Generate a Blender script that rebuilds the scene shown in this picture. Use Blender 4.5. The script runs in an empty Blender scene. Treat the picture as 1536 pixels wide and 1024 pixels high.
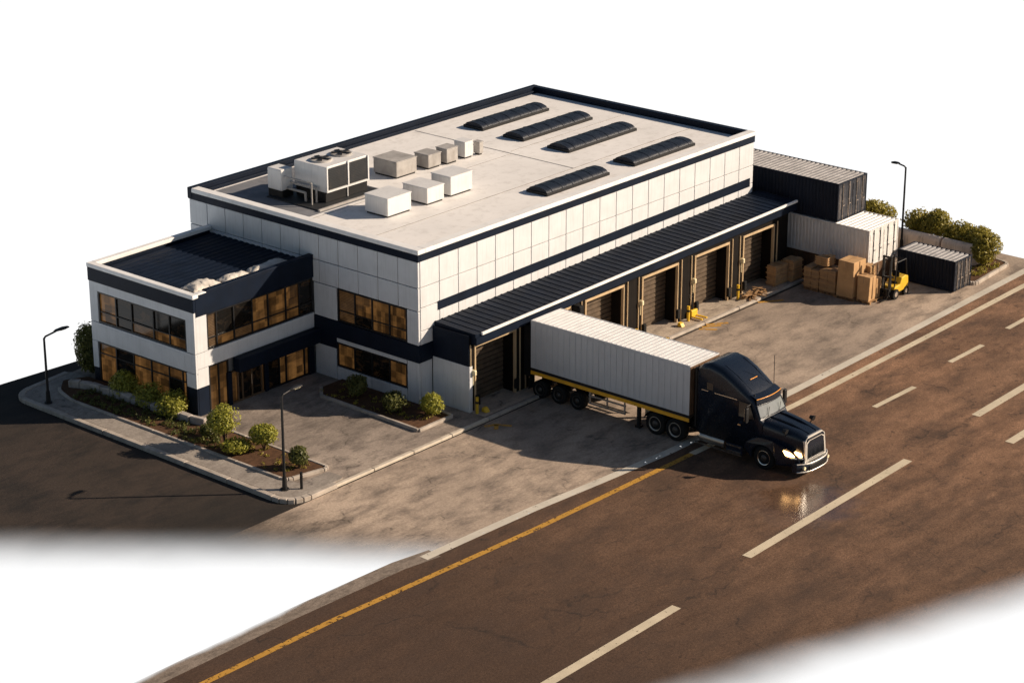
import bpy, bmesh, math, random
from mathutils import Vector, Matrix
S = 1.2                       # metres per layout unit, applied to every top-level object at the end
R = math.radians
sc = bpy.context.scene
col = sc.collection
rnd = random.Random(7)

# ------------------------------------------------------------------ materials
def nt(m):
    m.use_nodes = True
    t = m.node_tree
    t.nodes.clear()
    return t
class N:
    """small node-graph helper"""
    def __init__(s, m):
        s.t = nt(m)
        s.out = s.t.nodes.new('ShaderNodeOutputMaterial')
        g = s.t.nodes.new('ShaderNodeNewGeometry')
        v = s.t.nodes.new('ShaderNodeVectorMath'); v.operation = 'SCALE'
        s.t.links.new(g.outputs['Position'], v.inputs[0]); v.inputs['Scale'].default_value = 1.0 / S
        s.pos = v.outputs[0]
    def l(s, a, b): s.t.links.new(a, b)
    def node(s, k, **kw):
        n = s.t.nodes.new(k)
        for a, b in kw.items(): setattr(n, a, b)
        return n
    def mapped(s, scale=(1, 1, 1), rot=0):
        n = s.node('ShaderNodeMapping'); s.l(s.pos, n.inputs['Vector'])
        n.inputs['Scale'].default_value = scale; n.inputs['Rotation'].default_value = (0, 0, rot)
        return n.outputs[0]
    def noise(s, scale, detail=4, rough=.6, vec=None, dist=0):
        n = s.node('ShaderNodeTexNoise'); s.l(vec or s.pos, n.inputs['Vector'])
        n.inputs['Scale'].default_value = scale; n.inputs['Detail'].default_value = detail
        n.inputs['Roughness'].default_value = rough; n.inputs['Distortion'].default_value = dist
        return n.outputs['Fac']
    def ramp(s, fac, stops):
        n = s.node('ShaderNodeValToRGB'); s.l(fac, n.inputs[0])
        e = n.color_ramp.elements
        while len(e) < len(stops): e.new(.5)
        for i, (p, c) in enumerate(stops):
            e[i].position = p; e[i].color = (*c, 1) if len(c) == 3 else c
        return n.outputs[0]
    def vr(s, fac, a, b, lo=0., hi=1.):
        n = s.node('ShaderNodeMapRange'); s.l(fac, n.inputs['Value'])
        n.inputs['From Min'].default_value = a; n.inputs['From Max'].default_value = b
        n.inputs['To Min'].default_value = lo; n.inputs['To Max'].default_value = hi
        return n.outputs[0]
    def math(s, op, a, b=None):
        n = s.node('ShaderNodeMath', operation=op)
        for i, q in enumerate((a, b)):
            if q is None: continue
            if isinstance(q, (int, float)): n.inputs[i].default_value = q
            else: s.l(q, n.inputs[i])
        return n.outputs[0]
    def mix(s, fac, a, b, bt='MIX'):
        n = s.node('ShaderNodeMix', data_type='RGBA', blend_type=bt)
        for i, q in ((0, fac), (6, a), (7, b)):
            if isinstance(q, (int, float)): n.inputs[i].default_value = q
            elif isinstance(q, tuple): n.inputs[i].default_value = (*q, 1) if len(q) == 3 else q
            else: s.l(q, n.inputs[i])
        return n.outputs[2]
    def bsdf(s, color, rough=.6, metal=0., spec=.5, normal=None, coat=0.):
        b = s.node('ShaderNodeBsdfPrincipled')
        for key, q in (('Base Color', color), ('Roughness', rough), ('Metallic', metal)):
            if isinstance(q, (int, float)): b.inputs[key].default_value = q
            elif isinstance(q, tuple): b.inputs[key].default_value = (*q, 1)
            else: s.l(q, b.inputs[key])
        b.inputs['Specular IOR Level'].default_value = spec
        b.inputs['Coat Weight'].default_value = coat
        if normal is not None: s.l(normal, b.inputs['Normal'])
        return b
    def bump(s, h, dist=.02, strength=.5):
        n = s.node('ShaderNodeBump'); s.l(h, n.inputs['Height'])
        n.inputs['Distance'].default_value = dist; n.inputs['Strength'].default_value = strength
        return n.outputs[0]
    def done(s, b): s.l(b.outputs[0], s.out.inputs['Surface'])

MATS = {}
def paint(name, c, rough=.55, metal=0., var=.12, sc1=1.3, dirt=.15, dirtc=(.12, .09, .065), bump=.0, spec=.4, coat=0., streak=False):
    """painted / plain surface with blotchy tone change, fine grain and a little grime"""
    m = bpy.data.materials.new(name); g = N(m)
    big = g.noise(sc1, 5, .6)
    fine = g.noise(sc1 * 14, 3, .6)
    tone = g.vr(big, .3, .7, 1 - var, 1 + var)
    v = g.node('ShaderNodeVectorMath', operation='SCALE'); v.inputs[0].default_value = c
    g.l(tone, v.inputs['Scale'])
    vec = g.mapped((9, 9, .55)) if streak else g.mapped((2.2, 2.2, 1.1))
    d = g.noise(1., 5, .65, vec)
    dm = g.math('MULTIPLY', g.vr(d, .5, .78), dirt)
    colr = g.mix(dm, v.outputs[0], dirtc)
    rg = g.vr(fine, .2, .8, max(.03, rough - .1), min(1, rough + .1))
    nrm = g.bump(fine, .012, bump) if bump else None
    g.done(g.bsdf(colr, rg, metal, spec, nrm, coat))
    MATS[name] = m
    return m

white = paint('white_cladding', (.64, .645, .655), .6, var=.06, dirt=.20, streak=True)
joint = paint('joint_grey', (.19, .19, .19), .8, var=.05, dirt=.1)
coping = paint('white_coping', (.80, .79, .775), .6, var=.06, dirt=.22, dirtc=(.3, .25, .2))
navy = paint('navy_cladding', (.0045, .0095, .0215), .55, var=.2, dirt=.10, dirtc=(.035, .025, .018), spec=.15, streak=True)
navymetal = paint('navy_sheet_metal', (.0055, .0105, .0225), .55, 0., var=.3, dirt=.12, dirtc=(.02, .02, .024), spec=.12)
blackm = paint('black_metal', (.012, .012, .013), .5, .1, var=.2, dirt=.2, dirtc=(.05, .035, .02))
darkframe = paint('dark_window_frame', (.012, .012, .013), .45, .0, var=.1, dirt=.1, dirtc=(.05, .035, .02), spec=.35)
bronze = paint('bronze_door_frame', (.17, .105, .06), .4, .3, var=.15, dirt=.1)
shadem = paint('grey_roof_shade', (.17, .175, .19), .8, var=.2, sc1=.8, dirt=.3, dirtc=(.4, .38, .36), spec=.15)  # shade on the roof beside the chiller, put into a grey colour
roofm = paint('roof_membrane', (.78, .755, .73), .75, var=.06, sc1=.35, dirt=.5, dirtc=(.45, .42, .39), bump=.1, spec=.2)
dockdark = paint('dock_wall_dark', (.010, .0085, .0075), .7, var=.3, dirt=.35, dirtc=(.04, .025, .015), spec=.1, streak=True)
tan = paint('tan_steel_frame', (.52, .38, .225), .5, var=.15, dirt=.3, dirtc=(.16, .1, .05), streak=True)
doorslat = paint('brown_door_slats', (.105, .075, .05), .5, .0, var=.35, sc1=3, dirt=.5, dirtc=(.03, .022, .016), spec=.3)
yellow = paint('safety_yellow', (.75, .46, .03), .45, var=.1, dirt=.35, dirtc=(.12, .08, .03))
cream = paint('cream_enamel', (.8, .7, .45), .5, var=.1, dirt=.2)
rubber = paint('rubber', (.013, .013, .013), .85, var=.2, dirt=.4, dirtc=(.05, .04, .03), spec=.2)
silver = paint('satin_silver', (.70, .66, .60), .38, .55, var=.1, dirt=.2, dirtc=(.2, .16, .12))
chrome = paint('chrome', (.72, .68, .62), .2, 1., var=.08, dirt=.15, dirtc=(.2, .15, .1))
alu = paint('wheel_alloy', (.42, .39, .35), .38, .9, var=.15, dirt=.5, dirtc=(.06, .045, .035))
hubm = paint('wheel_hub', (.10, .09, .08), .5, .7, var=.3, dirt=.6, dirtc=(.03, .025, .02))
truckpaint = paint('truck_navy_paint', (.0065, .011, .021), .3, .0, var=.15, dirt=.05, dirtc=(.04, .03, .02), spec=.35, coat=.18)
trailerw = paint('trailer_white', (.56, .56, .565), .5, .0, var=.05, dirt=.14, streak=True)
orange = paint('orange_band', (.88, .43, .03), .5, var=.1, dirt=.3, dirtc=(.2, .1, .02))
contnavy = paint('container_navy', (.006, .0105, .022), .6, .0, var=.25, dirt=.22, dirtc=(.05, .04, .03), spec=.2, streak=True)
contdoor = paint('container_scuffed_door', (.03, .032, .04), .6, .0, var=.4, sc1=3, dirt=.95, dirtc=(.30, .25, .21), spec=.2, streak=True)
controof = paint('container_weathered_roof', (.30, .29, .29), .7, .0, var=.25, sc1=1.6, dirt=.5, dirtc=(.1, .09, .09))
contwhite = paint('container_white', (.66, .64, .615), .6, .0, var=.1, dirt=.3, dirtc=(.15, .11, .08), streak=True)
contrust = paint('container_rust', (.13, .07, .035), .75, .0, var=.3, dirt=.5, dirtc=(.05, .03, .02), streak=True)
rustbar = paint('worn_bars', (.35, .29, .24), .55, .3, var=.3, dirt=.6, dirtc=(.06, .045, .035))
card = paint('cardboard', (.50, .31, .155), .85, var=.14, sc1=2., dirt=.25, dirtc=(.2, .11, .05), bump=.1, spec=.15)
wrap = paint('wrapped_cardboard', (.40, .245, .125), .45, var=.22, sc1=3., dirt=.35, dirtc=(.15, .08, .04), bump=.3, spec=.4)
wood = paint('pallet_wood', (.30, .18, .09), .85, var=.3, sc1=4, dirt=.4, dirtc=(.07, .045, .025), spec=.15)
kerbm = paint('kerb_concrete', (.43, .375, .32), .85, var=.18, sc1=1.8, dirt=.65, dirtc=(.16, .125, .1), bump=.4, spec=.2)
palek = paint('pale_kerb', (.56, .49, .40), .85, var=.12, sc1=1.8, dirt=.5, dirtc=(.2, .16, .13), bump=.3, spec=.2)
stone = paint('garden_wall_stone', (.42, .37, .33), .9, var=.25, sc1=2.5, dirt=.5, dirtc=(.12, .1, .08), bump=.6, spec=.15)
barrierm = paint('barrier_concrete', (.80, .64, .50), .85, var=.15, sc1=1.2, dirt=.6, dirtc=(.14, .1, .075), bump=.3, spec=.2, streak=True)
acwhite = paint('unit_enamel', (.68, .67, .66), .5, var=.06, dirt=.2, streak=True)
acgrey = paint('unit_weathered', (.37, .35, .33), .6, var=.2, dirt=.5, dirtc=(.14, .11, .09))
lourve = paint('louvre_black', (.02, .022, .025), .6, var=.2, dirt=.2)
sheetm = paint('pale_sheeting', (.60, .56, .50), .7, var=.2, sc1=3, dirt=.5, dirtc=(.2, .16, .13), bump=.3)
bark = paint('bark', (.10, .065, .04), .9, var=.3, sc1=6, dirt=.3, spec=.1)
amber = paint('amber_lens', (.8, .32, .03), .3, var=.05, dirt=.05)

def skylight_mat():
    m = bpy.data.materials.new('skylight_glazing'); g = N(m)
    n = g.noise(2.2, 5, .65, g.mapped((2.5, 1, 1)))
    c = g.ramp(n, [(.3, (.007, .011, .02)), (.7, (.02, .026, .04))])
    g.done(g.bsdf(c, .45, 0., .25, g.bump(n, .08, .8)))
    return m
skyl = skylight_mat()

def ground_mat(name, c1, c2, c3, fades=(), big=.09, crack=True, rough=.82, spec=.25, wet=None, fine_s=9., toned=None, tracks=False):
    """mineral ground: large worn patches, blotches, grain, hairline cracks; fades are places where the paving peters out"""
    m = bpy.data.materials.new(name); g = N(m)
    nb = g.noise(big, 4, .6, dist=.6)
    nm = g.noise(big * 7, 6, .68, g.mapped((.55, 1.2, 1), .1))
    nf = g.noise(fine_s, 5, .75)
    ns = g.noise(26, 2, .7)
    c = g.mix(g.vr(nb, .36, .64), c1, c2)
    if tracks:    # darker wheel tracks along the street and blotchy patching
        nt_ = g.noise(1., 4, .55, g.mapped((.035, .95, 1)))
        c = g.mix(g.math('MULTIPLY', g.vr(nt_, .5, .66), .45), c, g.mix(1., c, (.55, .52, .5), 'MULTIPLY'))
        nq = g.noise(1.15, 5, .7, g.mapped((.8, 1.1, 1)))
        c = g.mix(g.vr(nq, .36, .64), g.mix(1., c, (.80, .78, .76), 'MULTIPLY'), g.mix(1., c, (1.16, 1.155, 1.15), 'MULTIPLY'))
        sp_ = g.noise(2.6, 3, .6, g.mapped((1, 1, 1), .4)); sp2 = g.noise(.13, 2, .5)
        c = g.mix(g.math('MULTIPLY', g.vr(sp_, .60, .66), g.vr(sp2, .42, .6, .1, .6)), c, (.045, .03, .022))
        gr_ = g.noise(13, 2, .8); c = g.mix(g.vr(gr_, .35, .65), g.mix(1., c, (.72, .72, .72), 'MULTIPLY'), g.mix(1., c, (1.28, 1.28, 1.28), 'MULTIPLY'))
    if toned:      # darker tone towards one end of the street
        (wc, wa, wb) = toned; sx = g.node('ShaderNodeSeparateXYZ'); g.l(g.pos, sx.inputs[0])
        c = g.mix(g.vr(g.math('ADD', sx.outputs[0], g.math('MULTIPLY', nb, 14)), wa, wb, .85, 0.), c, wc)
    c = g.mix(g.math('MULTIPLY', g.vr(nm, .44, .68), .9), c, c3)
    c = g.mix(g.vr(nf, .3, .7), g.mix(1., c, (.72, .70, .69), 'MULTIPLY'), g.mix(1., c, (1.22, 1.22, 1.22), 'MULTIPLY'))
    c = g.mix(g.math('MULTIPLY', g.vr(ns, .56, .74), .35), c, g.mix(1., c, (1.7, 1.65, 1.6), 'MULTIPLY'))
    if crack:
        vo = g.node('ShaderNodeTexVoronoi', feature='DISTANCE_TO_EDGE'); vo.inputs['Scale'].default_value = .16
        dn = g.node('ShaderNodeTexNoise'); dn.inputs['Scale'].default_value = .9; dn.inputs['Detail'].default_value = 6
        g.l(g.pos, dn.inputs['Vector'])
        vm = g.node('ShaderNodeVectorMath', operation='MULTIPLY_ADD'); g.l(dn.outputs['Color'], vm.inputs[0])
        vm.inputs[1].default_value = (2.2, 2.2, 0); g.l(g.pos, vm.inputs[2]); g.l(vm.outputs[0], vo.inputs['Vector'])
        cr = g.math('MULTIPLY', g.vr(vo.outputs['Distance'], .0, .011, .6, 0.), g.vr(nm, .42, .6))
        c = g.mix(cr, c, (.02, .017, .015))
    rg = g.vr(nf, .3, .7, rough - .08, rough + .08)
    h = g.math('ADD', nf, g.math('MULTIPLY', ns, .6))
    nrm = g.bump(h, .02, .45)
    b = g.bsdf(c, rg, 0., spec, nrm)
    if wet:     # a smooth damp patch with a ragged outline
        (wx, wy, wr, wrough) = wet
        d = g.node('ShaderNodeVectorMath', operation='DISTANCE'); g.l(g.pos, d.inputs[0]); d.inputs[1].default_value = (wx, wy, 0)
        dd = g.math('ADD', d.outputs['Value'], g.math('MULTIPLY', g.noise(1.1, 4, .6), 2.2))
        k = g.vr(dd, wr + .6, wr + 1.8, 1., 0.)
        g.l(g.mix(k, g.mix(1., c, (1, 1, 1), 'MULTIPLY'), g.mix(1., c, (.8, .8, .8), 'MULTIPLY')), b.inputs['Base Color'])
        g.l(g.math('ADD', g.math('MULTIPLY', rg, g.math('SUBTRACT', 1., k)), g.math('MULTIPLY', k, wrough)), b.inputs['Roughness'])
        g.l(g.vr(k, 0, 1, spec, 1.), b.inputs['Specular IOR Level'])
        bp = [n for n in g.t.nodes if n.type == 'BUMP'][0]
        g.l(g.vr(k, 0, 1, .45, .06), bp.inputs['Strength'])
    shader = b.outputs[0]
    if fades:
        sep = g.node('ShaderNodeSeparateXYZ'); g.l(g.pos, sep.inputs[0])
        wob = g.math('MULTIPLY', g.math('SUBTRACT', g.noise(.16, 3, .5), .5), 1.3)
        a = None
        for (ax, ay, v0, v1) in fades:
            v = g.math('ADD', g.math('MULTIPLY', sep.outputs[0], ax), g.math('MULTIPLY', sep.outputs[1], ay))
            v = g.math('ADD', v, wob)
            n = g.node('ShaderNodeMapRange', interpolation_type='SMOOTHSTEP'); g.l(v, n.inputs['Value'])
            n.inputs['From Min'].default_value = v0; n.inputs['From Max'].default_value = v1
            a = n.outputs[0] if a is None else g.math('MULTIPLY', a, n.outputs[0])
        tr = g.node('ShaderNodeBsdfTransparent'); mx = g.node('ShaderNodeMixShader')
        g.l(a, mx.inputs[0]); g.l(tr.outputs[0], mx.inputs[1]); g.l(shader, mx.inputs[2]); shader = mx.outputs[0]
    g.l(shader, g.out.inputs['Surface'])
    return m
FADE_L = (.76, .65, -16.6, -12.0)
FADE_R = (.313, .95, -28.8, -25.5)
lotm = ground_mat('lot_asphalt', (.028, .023, .019), (.050, .037, .029), (.019, .0165, .015), [FADE_L], big=.12)
roadm = ground_mat('road_asphalt', (.34, .195, .116), (.19, .112, .069), (.07, .044, .031), [FADE_R], big=.07, wet=(2.5, -18.3, 1.9, .2), crack=True, tracks=True, toned=((.042, .026, .018), -8, 28))
yardm = ground_mat('yard_concrete', (.50, .395, .305), (.31, .248, .197), (.15, .122, .10), [FADE_L, (1, 0, -15.5, -9.5)], big=.13)
courtm = ground_mat('forecourt_concrete', (.38, .315, .26), (.23, .192, .162), (.125, .105, .09), big=.22)
walkm = ground_mat('walk_concrete', (.34, .30, .26), (.29, .255, .22), (.22, .19, .165), big=.3)
apronm = ground_mat('dock_apron_concrete', (.52, .43, .34), (.42, .35, .27), (.26, .21, .17), big=.3)
soilm = ground_mat('mulch', (.13, .070, .040), (.10, .055, .032), (.06, .035, .022), big=.7, crack=False, rough=.95, spec=.1, fine_s=14)
shoulderm = ground_mat('gravel_shoulder', (.27, .22, .18), (.22, .18, .145), (.13, .105, .085), [(0, -1., 9.2, 9.6)], big=.5, crack=False, fine_s=7)

def marking(name, c, wear):
    m = bpy.data.materials.new(name); g = N(m)
    n = g.noise(5, 6, .75); n2 = g.noise(.8, 3, .6)
    c2 = g.mix(g.vr(n2, .3, .7), c, tuple(q * .78 for q in c))
    b = g.bsdf(c2, .7, 0, .3, g.bump(n, .01, .4))
    tr = g.node('ShaderNodeBsdfTransparent'); mx = g.node('ShaderNodeMixShader')
    g.l(g.vr(n, wear, wear + .05), mx.inputs[0]); g.l(tr.outputs[0], mx.inputs[1]); g.l(b.outputs[0], mx.inputs[2])
    g.l(mx.outputs[0], g.out.inputs['Surface'])
    return m
lineW = marking('worn_white_paint', (.66, .60, .50), .34)
lineC = marking('worn_cream_paint', (.68, .58, .42), .34)
lineY = marking('worn_yellow_paint', (.55, .29, .05), .40)

def glass(name, kind):
    """office glazing: 'dark' mostly reflects, 'lit' shows a dim warm room, 'blind' a lowered blind"""
    m = bpy.data.materials.new(name); g = N(m)
    n = g.noise(1.6, 5, .65, g.mapped((1.1, 1.1, 2.2)), .8)
    sn = g.node('ShaderNodeVectorMath', operation='SNAP'); g.l(g.pos, sn.inputs[0]); sn.inputs[1].default_value = (.37, .37, .33)
    wn = g.node('ShaderNodeTexWhiteNoise'); g.l(sn.outputs[0], wn.inputs['Vector'])
    if kind == 'dark':
        k = g.math('MULTIPLY', g.vr(n, .52, .8), .25); warm, glow = (.10, .07, .045), .05
    elif kind == 'lit':
        s2 = g.node('ShaderNodeVectorMath', operation='SNAP'); g.l(g.pos, s2.inputs[0]); s2.inputs[1].default_value = (.23, .23, 1.3)
        w2 = g.node('ShaderNodeTexWhiteNoise'); g.l(s2.outputs[0], w2.inputs['Vector'])
        k = g.math('MULTIPLY', g.vr(w2.outputs['Value'], 0, 1, .3, 1.), g.vr(wn.outputs['Value'], 0, 1, .3, 1.))
        k = g.math('MULTIPLY', k, g.vr(n, .3, .6, .55, 1.)); warm, glow = (.12, .06, .023), .115
    else:
        w = g.node('ShaderNodeTexWave', wave_type='BANDS', bands_direction='Z'); g.l(g.pos, w.inputs['Vector']); w.inputs['Scale'].default_value = 4.5; w.inputs['Distortion'].default_value = .3
        k = g.math('MULTIPLY', g.vr(w.outputs['Fac'], 0, 1, .35, 1.), g.vr(n, .3, .7, .35, 1.)); warm, glow = (.14, .095, .06), .05
    c = g.mix(k, (.010, .009, .008), warm)
    b = g.bsdf(c, .08, 0., .25)
    g.l(g.mix(k, (0, 0, 0), (1., .47, .14)), b.inputs['Emission Color']); b.inputs['Emission Strength'].default_value = glow
    g.done(b)
    return m
GD, GLIT, GBL = glass('dark_office_glass', 'dark'), glass('lit_office_glass', 'lit'), glass('blind_office_glass', 'blind')
prnd = random.Random(12)
wind = paint('windscreen_glass', (.16, .17, .17), .08, 0., var=.25, dirt=.1, spec=.9, coat=1.)
sideg = paint('side_glass', (.01, .011, .013), .06, 0., var=.1, dirt=0, spec=.7)

def lampmat(name, c, e):
    m = bpy.data.materials.new(name); g = N(m)
    b = g.bsdf(c, .15, 0, .6); b.inputs['Emission Color'].default_value = (*c, 1); b.inputs['Emission Strength'].default_value = e
    g.done(b); return m
headl = lampmat('headlamp_lens', (1., .54, .20), 8.)

def leafmat(name, a, b_, c_):
    m = bpy.data.materials.new(name); g = N(m)
    n = g.noise(4.5, 3, .6); n2 = g.noise(21, 1, .5)
    c = g.mix(g.vr(n, .35, .65), a, b_)
    c = g.mix(g.math('MULTIPLY', g.vr(n2, .52, .62), .8), c, c_)
    p = g.bsdf(c, .5, 0, .35)
    t = g.node('ShaderNodeBsdfTranslucent'); g.l(c, t.inputs[0])
    mx = g.node('ShaderNodeMixShader'); mx.inputs[0].default_value = .38
    g.l(p.outputs[0], mx.inputs[1]); g.l(t.outputs[0], mx.inputs[2]); g.l(mx.outputs[0], g.out.inputs['Surface'])
    return m
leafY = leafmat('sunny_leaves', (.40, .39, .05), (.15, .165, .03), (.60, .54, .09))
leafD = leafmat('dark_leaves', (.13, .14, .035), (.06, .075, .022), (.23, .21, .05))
leafO = leafmat('olive_leaves', (.36, .30, .045), (.16, .145, .028), (.52, .42, .07))

# ------------------------------------------------------------------ mesh helpers
class MB:
    def __init__(s): s.v = []; s.f = []; s.sm = []
    def add(s, vs, fs, smooth=False):
        o = len(s.v); s.v += [tuple(q) for q in vs]
        for f in fs: s.f.append(tuple(i + o for i in f)); s.sm.append(smooth)
        return s
    def box(s, x0, x1, y0, y1, z0, z1):
        return s.hexa([(x0, y0, z0), (x1, y0, z0), (x1, y1, z0), (x0, y1, z0)], [(x0, y0, z1), (x1, y0, z1), (x1, y1, z1), (x0, y1, z1)])
    def hexa(s, b, t):
        return s.add(b + t, [(3, 2, 1, 0), (4, 5, 6, 7), (0, 1, 5, 4), (1, 2, 6, 5), (2, 3, 7, 6), (3, 0, 4, 7)])
    def cyl(s, p0, p1, r0, r1=None, n=16, caps=True, smooth=True):
        r1 = r0 if r1 is None else r1
        p0, p1 = Vector(p0), Vector(p1); d = (p1 - p0).normalized()
        a = d.orthogonal().normalized(); b = d.cross(a)
        vs = []
        for p, r in ((p0, r0), (p1, r1)):
            for i in range(n):
                t = 2 * math.pi * i / n; vs.append(p + (a * math.cos(t) + b * math.sin(t)) * r)
        s.add(vs, [(i, (i + 1) % n, n + (i + 1) % n, n + i) for i in range(n)], smooth)
        if caps: s.add(vs, [tuple(range(n - 1, -1, -1)), tuple(range(n, 2 * n))])
        return s
    def tube(s, pts, r, n=10):
        for i in range(len(pts) - 1):
            a, b = (r if isinstance(r, (int, float)) else r[i]), (r if isinstance(r, (int, float)) else r[i + 1])
            s.cyl(pts[i], pts[i + 1], a, b, n)
        return s
    def prism(s, poly, z0, z1):
        n = len(poly); vs = [(x, y, z0) for x, y in poly] + [(x, y, z1) for x, y in poly]
        return s.add(vs, [tuple(range(n - 1, -1, -1)), tuple(range(n, 2 * n))] + [(i, (i + 1) % n, n + (i + 1) % n, n + i) for i in range(n)])
    def prism_x(s, poly, x0, x1):          # outline in (y, z), extruded along x
        n = len(poly); vs = [(x0, y, z) for y, z in poly] + [(x1, y, z) for y, z in poly]
        return s.add(vs, [tuple(range(n)), tuple(range(2 * n - 1, n - 1, -1))] + [(i + n, n + (i + 1) % n, (i + 1) % n, i) for i in range(n)])
    def loft(s, rings, smooth=True, caps=True):
        n = len(rings[0]); vs = [p for r in rings for p in r]
        fs = []
        for k in range(len(rings) - 1):
            for i in range(n):
                j = (i + 1) % n; fs.append((k * n + i, k * n + j, (k + 1) * n + j, (k + 1) * n + i))
        s.add(vs, fs, smooth)
        if caps: s.add(rings[0] + rings[-1], [tuple(range(n - 1, -1, -1)), tuple(range(n, 2 * n))])
        return s
    def lathe_x(s, c, prof, n=28, smooth=True, caps=True):      # profile [(x, r)] round an axis along x through c
        rings = [[(c[0] + x, c[1] + r * math.cos(2 * math.pi * i / n), c[2] + r * math.sin(2 * math.pi * i / n)) for i in range(n)] for x, r in prof]
        return s.loft(rings, smooth, caps)
    def corr(s, o, u, v, nrm, U, V, pitch, depth):   # corrugated sheet
        o, u, v, nrm = Vector(o), Vector(u), Vector(v), Vector(nrm)
        k = max(1, round(U / pitch)); p = U / k; pts = []
        for i in range(k):
            pts += [(i * p, 0), (i * p + p * .28, 0), (i * p + p * .42, depth), (i * p + p * .86, depth)]
        pts.append((U, 0)); m = len(pts)
        vs = [o + u * a + nrm * b for a, b in pts] + [o + u * a + nrm * b + v * V for a, b in pts]
        return s.add(vs, [(i, i + 1, m + i + 1, m + i) for i in range(m - 1)])
    def build(s, name, mat, parent=None, base=None, bevel=0, seg=1, recalc=True):
        base = Vector(base if base is not None else (ORG.get(parent.name, (0, 0, 0)) if parent else (0, 0, 0)))
        me = bpy.data.meshes.new(name)
        me.from_pydata([tuple(Vector(q) - base) for q in s.v], [], s.f); me.update()
        for p, q in zip(me.polygons, s.sm): p.use_smooth = q
        if recalc:
            b = bmesh.new(); b.from_mesh(me); bmesh.ops.remove_doubles(b, verts=b.verts, dist=1e-5) if recalc == 'weld' else None
            bmesh.ops.recalc_face_normals(b, faces=b.faces); b.to_mesh(me); b.free()
        me.materials.append(mat)
        o = bpy.data.objects.new(name, me); col.objects.link(o)
        ORG[o.name] = tuple(base)
        if parent: o.parent = parent
        else: o.location = base
        if bevel:
            md = o.modifiers.new('bevel', 'BEVEL'); md.width = bevel; md.segments = seg; md.limit_method = 'ANGLE'; md.angle_limit = R(40)
        return o
ORG = {}
def tag(o, label, cat, group=None):
    o['label'] = label; o['category'] = cat
    if group: o['group'] = group
    return o
def thing(name, loc, label, cat, group=None):
    o = bpy.data.objects.new(name, None); col.objects.link(o); o.location = loc; o.empty_display_size = .3
    ORG[o.name] = tuple(loc); return tag(o, label, cat, group)
def struct(name, mb, mat, bevel=0):
    o = mb.build(name, mat, None, (0, 0, 0), bevel); o['kind'] = 'structure'; return o
def kids(o): return [c for c in list(col.objects) if c.parent == o]
def copy_tree(o, parent=None):
    c = o.copy(); col.objects.link(c)
    if parent: c.parent = parent
    for ch in kids(o): copy_tree(ch, c)
    return c
def rrect(y, cx, hwb, hwt, z0, z1, r, n=5, taper=0):
    """rounded-top cross-section ring at depth y"""
    pts = [(cx - hwb, y, z0), (cx + hwb, y, z0)]
    for i in range(n + 1):
        t = math.pi / 2 * i / n
        pts.append((cx + hwt - r + r * math.cos(t), y, z1 - r + r * math.sin(t)))
    for i in range(n + 1):
        t = math.pi / 2 + math.pi / 2 * i / n
        pts.append((cx - hwt + r + r * math.cos(t), y, z1 - r + r * math.sin(t)))
    return pts

# ------------------------------------------------------------------ setting: ground, yard, road, markings
def sheet(name, poly, z, mat, n=1):
    mb = MB(); mb.add([(x, y, z) for x, y in poly], [tuple(range(len(poly)))]); return struct(name, mb, mat)
def strip(name, pts, w, z, mat):
    mb = MB(); L = []; Rr = []
    for i, p in enumerate(pts):
        a = Vector(pts[max(0, i - 1)]); b = Vector(pts[min(len(pts) - 1, i + 1)])
        d = (b - a).normalized(); nn = Vector((-d.y, d.x)) * w / 2
        L.append((p[0] + nn.x, p[1] + nn.y, z)); Rr.append((p[0] - nn.x, p[1] - nn.y, z))
    k = len(pts); mb.add(L + Rr, [(i, k + i, k + i + 1, i + 1) for i in range(k - 1)])
    return struct(name, mb, mat)
EDGE = [(-46, -9.75), (-25, -9.8), (-17.7, -9.83), (-12.1, -10.05), (-8, -10.25), (-3, -10.6), (3, -11.), (12, -11.1), (22, -10.95), (35.2, -10.6)]
sheet('ground', [(-46, -10.4), (35.2, -10.4), (35.2, 15.4), (-2, 15.5), (-10, 16.1), (-46, 17.3)], 0., lotm)
sheet('yard', [(-17, -3.3), (35.2, -3.3), (35.2, -10.7)] + [(x, y - .1) for x, y in EDGE[::-1] if -18 < x < 35], .004, yardm)
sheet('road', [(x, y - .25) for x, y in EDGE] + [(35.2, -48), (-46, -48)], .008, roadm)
strip('road_shoulder', [(x, y + .05) for x, y in EDGE if x < -11] + [(-10.4, -10.3)], .75, .012, shoulderm)
strip('edge_line_marking', [(-11, -10.28), (-8, -10.40), (-4.8, -10.55), (-1.1, -10.86), (3, -11.14), (7, -11.2), (12.2, -11.2), (21.2, -11.08), (35.2, -10.72)], .42, .018, lineW)
strip('yellow_line_marking', [(-30, -11.15), (-22.7, -11.21), (-16.8, -11.27), (-13.5, -11.44), (-10, -11.62), (-6.4, -11.8), (-2.4, -11.9), (3.6, -12.0)], .27, .018, lineY)
strip('inner_line_marking', [(3.6, -12.0), (11, -12.19), (22.6, -12.04), (35.2, -11.8)], .34, .018, lineC)
for a, b in (((-18, -20.1), (-8.05, -19.94)), ((-3, -19.44), (8.86, -19.16)), ((14.9, -18.8), (23, -18.6)), ((12.9, -14.95), (16.1, -15.0)), ((19.8, -14.6), (22.7, -14.6)), ((25.4, -14.36), (29, -14.3)), ((13.2, -21.4), (17.5, -21.3))):
    strip('lane_marking', [a, b], .40 if a[1] < -16 else .26, .018, lineC)
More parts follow.
